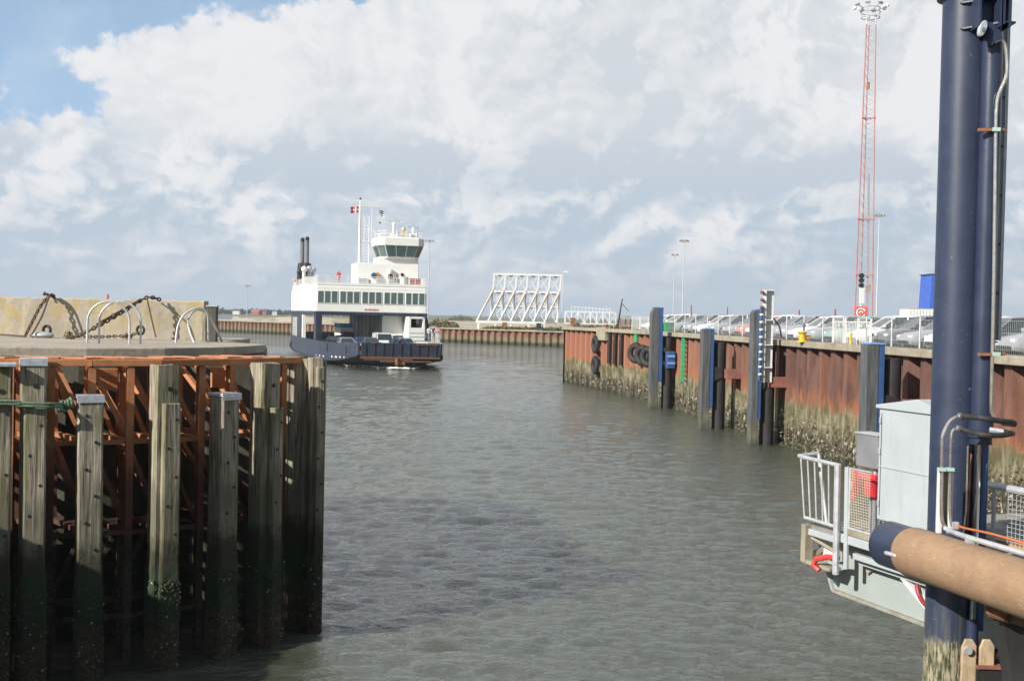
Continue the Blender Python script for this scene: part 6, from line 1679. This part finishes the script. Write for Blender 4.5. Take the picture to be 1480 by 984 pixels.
# railing beyond the column
r2 = thing('deck_railing', 'grey deck railing with mesh beyond the blue column at the right edge', 'railing', L(4.5, .3, DZ))
lt('top_rail', [L(3.6, .3, DZ + 1.12), L(9, .3, DZ + 1.12)], .05, M['galv'], r2)
for s_ in (3.8, 5.4, 7.0): lt('stanchion', [L(s_, .3, DZ), L(s_, .3, DZ + 1.12)], .03, M['galv'], r2)
b = MB()
for k in range(30): b.bar(L(4.05 + k * .07, .3, DZ + .42), L(4.05 + k * .07, .3, DZ + 1.1), .006, .006)
for k in range(10): b.bar(L(4.0, .3, DZ + .45 + k * .06), L(6.2, .3, DZ + .45 + k * .06), .006, .006)
b.build('wire_mesh', M['galv'], r2, world=True)
lb('toe_beam', paint('tan_beam', (.45, .28, .16), .7, .15, 5), r2, 3.6, 9, .36, .46, DZ + .3, DZ + .42)
# the column
CC = Vector((5.665, 15.0, 0)); CR = .285
cl = thing('lift_column', 'thick dark blue steel column standing in the water at the right', 'column', CC)
b = MB(); zs = [-1.5 + 11.4 * i / 60 for i in range(61)]
rr = [CR * (1.0 + (random.uniform(.0, .06) if z_ < 1.75 else 0)) for z_ in zs]
b.tube([(0, 0, z_) for z_ in zs], rr, 48); b.build('column_tube', M['navy'], cl, smooth=True)
b = MB(); b.tube([(0, 0, 9.93), (0, 0, 10.0)], CR + .07, 40); b.tube([(0, 0, 9.8), (0, 0, 12.5)], CR, 40); b.build('top_flange', M['navyp'], cl, smooth=True)
for z_ in (4.22,): b = MB(); b.tube([(0, 0, z_), (0, 0, z_ + .02)], CR + .004, 40); b.build('weld_seam', M['navyp'], cl, smooth=True)
b = MB(); b.sphere((-CR * -.35, -CR * .97, 5.0), .03, 8, 6, (1, .4, 1)); b.build('lug', M['navyp'], cl)
# cylinder
YC = 14.72; XC = px_at(1426, YC, 7.0)
cy = thing('hydraulic_cylinder', 'slimmer blue hydraulic cylinder hanging beside the thick column', 'cylinder', (XC, YC, 0))
b = MB(); b.tube([(0, 0, 4.55), (0, 0, 9.35)], .128, 32); b.build('barrel', M['navyp'], cy, smooth=True)
b = MB(); b.tube([(0, 0, 4.32), (0, 0, 4.40), (0, 0, 4.41), (0, 0, 4.52), (0, 0, 4.53), (0, 0, 4.62)], [.14, .14, .165, .165, .15, .15], 28); b.build('gland', M['navyp'], cy, smooth=True)
b = MB(); b.tube([(0, 0, 9.35), (0, 0, 9.55)], [.128, .10], 24); b.build('barrel_head', M['navyp'], cy, smooth=True)
b = MB(); b.tube([(-.03, .0, 2.0), (-.03, .0, 4.35)], .045, 20); b.build('piston_rod', M['chrome'], cy, smooth=True)
b = MB(); b.tube([(-.03, 0, 1.75), (-.03, 0, 2.12)], [.08, .07], 16); b.build('rod_eye', M['navyp'], cy, smooth=True)
b = MB(); b.box((.09, .10, 3.2), (.09, .1, 2.5)); b.build('guide_bar', M['blue'], cy, bevel=.01)
b = MB(); b.box((-.12, .08, 3.2), (.05, .07, 2.3)); b.build('guide_bar', M['black'], cy)
lt('thin_pipe', [(XC - .16, YC - .02, 4.3), (XC - .16, YC - .02, 3.5), (XC - .19, YC, 3.1)], .012, M['stainless'], cy)
lt('copper_pipe', [(XC - .13, YC - .06, 4.2), (XC - .15, YC - .06, 3.3), (XC - .35, YC - .12, 3.27)], .010, M['rust'], cy)
# upper bracket holding the cylinder
def colw(px, z_, Y=YC): return Vector((px_at(px, Y, z_), Y, z_))
ub = thing('cylinder_bracket', 'dark blue gusseted bracket with a pale pin at the top of the column', 'bracket', (XC, YC, 9.4))
for z_, e in ((9.82, 0), (9.50, .02)):
    a_, c_ = px_at(1391, 14.7, z_), px_at(1456, 14.7, z_)
    b = MB(); b.ext([(a_, 14.72, z_ - .02), (c_ - .15, 14.42, z_), (c_, 14.45, z_), (c_, 15.1, z_), (a_, 15.1, z_)], (0, 0, .022)); b.build('gusset_plate', M['navyp'], ub, world=True)
a_, c_ = px_at(1410, 14.7, 9.7), px_at(1434, 14.7, 9.7)
b = MB(); b.box(((a_ + c_) / 2, 14.68, 9.95), (c_ - a_, .03, .9)); b.build('web_plate', M['blue'] if False else paint('bracket_blue', (.028, .06, .13), .35), ub, world=True)
for px in (1409, 1438, 1443, 1452):
    b = MB(); x_ = px_at(px, 14.6, 9.7); b.box((x_, 14.62, 9.95 if px != 1443 else 9.98), (.022, .42, 1.0)); b.build('side_plate', M['navyp'], ub, world=True)
b = MB(); b.ext([(px_at(1428, 14.5, 9.4), 14.5, 9.52), (px_at(1450, 14.5, 9.4), 14.5, 9.52), (px_at(1446, 14.5, 9.3), 14.5, 9.33), (px_at(1434, 14.5, 9.3), 14.5, 9.24)], (0, .3, 0)); b.build('lower_cheek', M['navyp'], ub, world=True)
c = colw(1421, 9.42, 14.4)
b = MB(); pp2 = [c + Vector((.05 * math.cos(a) + .025 * math.sin(a), 0, .10 * math.sin(a))) for a in (2 * math.pi * k / 20 for k in range(20))]
b.ext(pp2, (0, .06, 0)); b.build('pin_plate', M['galv'], ub, world=True, bevel=.01)
b = MB(); b.tube([c + Vector((0, -.02, -.02)), c + Vector((0, .02, -.02))], .025, 14); b.build('pin', M['chrome'], ub, world=True)
# pipes up the cylinder side
pi = thing('hydraulic_pipe', 'bent stainless hydraulic pipe running down the right side of the blue cylinder', 'pipe', (XC + .1, YC, 6))
Yp = 14.55
pth = [(1437, 62), (1444, 58), (1451, 62), (1454, 72), (1455.5, 95), (1454, 112), (1447, 128), (1442, 142), (1440, 160), (1439, 200), (1436.5, 400), (1434, 520), (1432.5, 585), (1434, 598), (1440, 606), (1450, 608)]
lt('pipe_run', arc([at(a_, c_, Y=Yp) for a_, c_ in pth], 3), .022, M['stainless'], pi)
for py in (188, 512):
    q0, q1 = at(1414, py, Y=Yp), at(1453, py, Y=Yp)
    b = MB(); b.bar(q0, q1, .05, .035); b.build('pipe_clamp', M['rust'], pi, world=True)
    b = MB(); b.box(at(1440, py - .5, Y=Yp - .03), (.09, .05, .045)); b.build('clamp_pad', M['bluetop'] if False else paint('mint_clamp', (.42, .62, .56), .5) if py == 188 else bpy.data.materials['mint_clamp'], pi, world=True)
ct = thing('cable_channel', 'pale vertical cable channel behind the stainless pipe, ending above the quay', 'cable channel', at(1448, 480, Y=15.0))
Yk = 15.0; zt_, zb_ = 12.5, at(1446, 492, Y=Yk).z
for (pa, pb_, yo, mt) in ((1441, 1444, 0, 'white'), (1444.5, 1449, .03, 'grey'), (1449.5, 1457 - 3, 0, 'galv')):
    xa, xb = px_at(pa, Yk, 8), px_at(pb_, Yk, 8); b = MB(); b.box(((xa + xb) / 2, Yk + yo, (zt_ + zb_) / 2), (xb - xa - .002, .05, zt_ - zb_)); b.build('channel_side', M[mt], ct, world=True)
for k in range(9): b = MB(); b.box((px_at(1447, Yk, 8), Yk - .03, 5.6 + k * .62), (.02, .03, .02)); b.build('bolt', M['black'], ct, world=True)
# fender tube in front
T0 = Vector((4.80, 14.8, 3.03)); T1 = T0 + Vector((.27, -.963, 0)) * 6.5; TD = (T1 - T0).normalized()
ft = thing('fender_tube', 'big horizontal tube with navy end and tan fender sleeve crossing before the column', 'fender', T0)
b = MB(); b.tube([T0, T0 + TD * .02, T0 + TD * 1.2], [.275, .288, .288], 44); b.build('navy_end', M['navyp'], ft, smooth=True, world=True)
def mat_tan():
    m, g, b = newmat('tan_sleeve')
    p = g.obj(); n = g.noise(p, 2.6, 6, .62); n2 = g.noise(g.sc(p, (1, 1, 3)), 9, 6, .7)
    c = g.mix(g.lin(n, .3, .7), (.25, .155, .09), (.335, .215, .13))
    c = g.mix(g.mul(g.ss(n2, .50, .70), .6), c, (.20, .125, .075)); c = g.mix(g.mul(g.ss(g.noise(g.sc(p, (2, 2, 8)), 3.5, 4, .7), .60, .68), .5), c, (.42, .33, .23))
    c = g.mix(g.mul(g.ss(g.noise(g.off(p, (3, 3, 3)), 1.5, 4, .6), .55, .7), .3), c, (.34, .25, .17))
    g._in(b.inputs['Base Color'], c); b.inputs['Roughness'].default_value = .75
    g._in(b.inputs['Normal'], g.bump(g.add(n2, n), .35, .02)); return m
M['tan'] = mat_tan()
Ts = T0 + TD * .50
b = MB(); b.tube([Ts, Ts + TD * .03, Ts + TD * .06, T1], [.290, .300, .304, .304], 48); b.build('tan_sleeve', M['tan'], ft, smooth=True, world=True)
b = MB(); q = Ts + TD * .02; nl = Vector((-LI.x, -LI.y, 0)); b.box(q + nl * .30 + Vector((0, 0, -.02)) - TD * .02, (.05, .22, .05), LM @ Matrix.Rotation(math.pi / 2, 3, 'Z')); b.build('end_tab', M['galv'], ft, world=True, bevel=.02)
tube_top = lambda s: T0 + TD * s + Vector((0, 0, .304))
# white bracket box with bent pipes on the tube
Yb = 14.25
pb = thing('pipe_bracket', 'white upright bracket on the tan tube carrying two bent steel pipes', 'bracket', at(1361, 770, Y=Yb))
for (x0_, x1_) in ((1351, 1357.5), (1366, 1372)):
    a_, c_ = at(x0_, 770, Y=Yb), at(x1_, 770, Y=Yb); zt2 = at(x0_, 677, Y=Yb).z
    b = MB(); b.box(((a_.x + c_.x) / 2 + .02, Yb, (a_.z + zt2) / 2), (c_.x - a_.x, .08, zt2 - a_.z)); b.build('bracket_side', M['white'], pb, bevel=.01, world=True)
b = MB(); a_, c_ = at(1352, 770, Y=Yb), at(1370, 770, Y=Yb); b.box(((a_.x + c_.x) / 2 + .02, Yb + .055, (a_.z + zt2) / 2), (c_.x - a_.x, .02, zt2 - a_.z)); b.build('back_plate', M['cap'], pb, world=True)
lt('bent_pipe', arc([at(a, c_, Y=Yb - .06) for a, c_ in ((1366, 762), (1361.5, 750), (1360.5, 720), (1361, 680), (1361.5, 640), (1364, 625), (1372, 610), (1381, 603), (1389, 601))], 4), .022, M['stainless'], pb)
lt('bent_pipe', arc([at(a, c_, Y=Yb - .06) for a, c_ in ((1376, 760), (1373, 745), (1372.5, 720), (1373, 680), (1374.5, 635), (1377, 622), (1383, 619), (1387, 619))], 4), .016, M['stainless'], pb)
for a in (1361, 1373): b = MB(); b.box(at(a, 678, Y=Yb - .07), (.09, .06, .04)); b.build('clamp_pad', bpy.data.materials['mint_clamp'], pb, world=True)
hs = thing('hydraulic_hose', 'upper black rubber hose from the bent pipe to the cylinder', 'hose', at(1430, 605, Y=14.2), 0, 'black hydraulic hoses')
lt('hose_line', arc([at(a, c_, Y=y_) for a, c_, y_ in ((1389, 601, 14.2), (1400, 602, 14.1), (1420, 604, 13.9), (1445, 608, 13.9), (1463, 610, 14.1), (1465, 613, 14.3), (1450, 611, 14.5))], 4), .034, M['rubber'], hs)
lt('hose_fitting', [at(1385, 601, Y=14.2), at(1392, 601.5, Y=14.2)], .04, M['stainless'], hs)
hs = thing('hydraulic_hose', 'lower black rubber hose curving round the cylinder gland', 'hose', at(1430, 625, Y=14.2), 0, 'black hydraulic hoses')
lt('hose_line', arc([at(a, c_, Y=y_) for a, c_, y_ in ((1387, 619, 14.2), (1400, 623, 14.1), (1420, 628, 13.9), (1445, 629, 13.9), (1460, 627, 14.1), (1462, 626, 14.3), (1440, 622, 14.5))], 4), .032, M['rubber'], hs)
lt('hose_fitting', [at(1383, 618.5, Y=14.2), at(1390, 620, Y=14.2)], .036, M['stainless'], hs)
lt('braided_end', [at(1430, 621, Y=14.45), at(1450, 624, Y=14.4)], .035, M['galv'], hs)
# lines along the top of the tube
gp = thing('grey_pipe', 'grey pipe running along the top of the tan fender sleeve', 'pipe', tube_top(2))
lt('pipe_run', arc([at(1366, 763, Y=14.15), at(1376, 768, Y=14.0), tube_top(1.6) + Vector((.06, .0, .05)), tube_top(3) + Vector((.08, 0, .05)), tube_top(6.4) + Vector((.08, 0, .05))], 5), .032, M['galv'], gp)
for s_ in (1.5, 2.6, 3.8): b = MB(); b.box(tube_top(s_) + Vector((.06, 0, .01)), (.08, .1, .06)); b.build('saddle', M['galv'], gp, world=True)
oh = thing('orange_hose', 'thin orange hose beside the grey pipe on the fender sleeve', 'hose', tube_top(2) + Vector((.1, 0, .1)))
lt('hose_line', arc([at(1382, 758, Y=14.2), at(1395, 763, Y=14.0), tube_top(1.8) + Vector((.16, .0, .14)), tube_top(3) + Vector((.2, 0, .12)), tube_top(6.4) + Vector((.2, 0, .1))], 5), .014, paint('orange_hose', (.55, .16, .05), .5), oh)
b = MB(); b.box(at(1380, 759, Y=14.2), (.09, .06, .09)); b.build('valve_block', M['galv'], oh, world=True, bevel=.01)
# yoke and beam at the foot of the cylinder
yk = thing('rod_yoke', 'rust streaked pale yoke plates gripping the rod end at the bottom right', 'yoke', (XC, YC, 1.5))
for px, w_ in ((1402, .10), (1428, .10)):
    x_ = px_at(px, 14.45, 1.7); b = MB(); b.ext([(x_ - w_, 14.45, .6), (x_ + w_ * .8, 14.45, .6), (x_ + w_ * .8, 14.45, 1.85), (x_ + w_ * .3, 14.45, 1.93), (x_ - w_ * .6, 14.45, 1.93), (x_ - w_, 14.45, 1.82)], (0, .05, 0)); b.build('yoke_plate', paint('yoke_cream', (.45, .34, .22), .7, .2, 5, dirt=(.28, .12, .05), dirt_amt=.7), yk, bevel=.01, world=True)
b = MB(); x_ = px_at(1400, 14.4, 1.8); b.tube([(x_, 14.40, 1.80), (x_, 14.5, 1.80)], .05, 14); b.build('pin', M['galv'], yk, world=True)
b = MB(); b.tube([(px_at(1412, 14.6, 1.7), 14.55, 1.72), (px_at(1440, 14.6, 1.7), 14.55, 1.72)], .07, 16); b.build('pin_shaft', M['black'], yk, world=True)
bb = thing('support_beam', 'rusty brown steel beam running right from the yoke', 'beam', (XC + .5, YC, 1.4))
xa, xb = px_at(1412, 14.4, 1.5), px_at(1412, 14.4, 1.5) + 4
b = MB(); b.box(((xa + xb) / 2, 14.6, 1.60), (xb - xa, .45, .03)); b.build('top_flange', M['rustb'], bb, world=True)
b = MB(); b.box(((xa + xb) / 2, 14.42, 1.35), (xb - xa, .03, .46)); b.build('web', M['tarred'], bb, world=True)
# bracket under the tube and dark hull behind
ub2 = thing('tube_support', 'rusty bracket block under the tan sleeve at the right edge', 'bracket', T0 + LU * 2.6)
q = T0 + TD * 1.9 + Vector((.38, .1, -.42))
b = MB(); b.box(q, (.5, .25, .2), LM); b.build('bracket_block', paint('bracket_brown', (.20, .14, .09), .7, .3, 6), ub2, world=True, bevel=.03)
b = MB(); b.tube([q + Vector((-.22, .1, .02)), q + Vector((-.12, -.1, .02))], .11, 14); b.build('roller', M['rust'], ub2, world=True)
b = MB(); b.ext([q + Vector((-.1, .1, -.1)), q + Vector((.7, .1, -.1)), q + Vector((.6, .1, -1.2)), q + Vector((.05, .1, -.9))], (0, .3, 0)); b.build('dark_leg', M['tarred'], ub2, world=True)

# ------------------------------------------------------------------ sea air
hz_m = bpy.data.materials.new('sea_haze'); hz_m.use_nodes = True
hz_m.node_tree.nodes.clear()
_o = hz_m.node_tree.nodes.new('ShaderNodeOutputMaterial'); _v = hz_m.node_tree.nodes.new('ShaderNodeVolumePrincipled')
_v.inputs['Density'].default_value = .00024; _v.inputs['Color'].default_value = (.80, .87, .96, 1); _v.inputs['Anisotropy'].default_value = .2
hz_m.node_tree.links.new(_v.outputs[0], _o.inputs['Volume'])
b = MB(); b.box((0, 750, 29), (3400, 1700, 66)); hzo = b.build('haze', hz_m); hzo['kind'] = 'stuff'
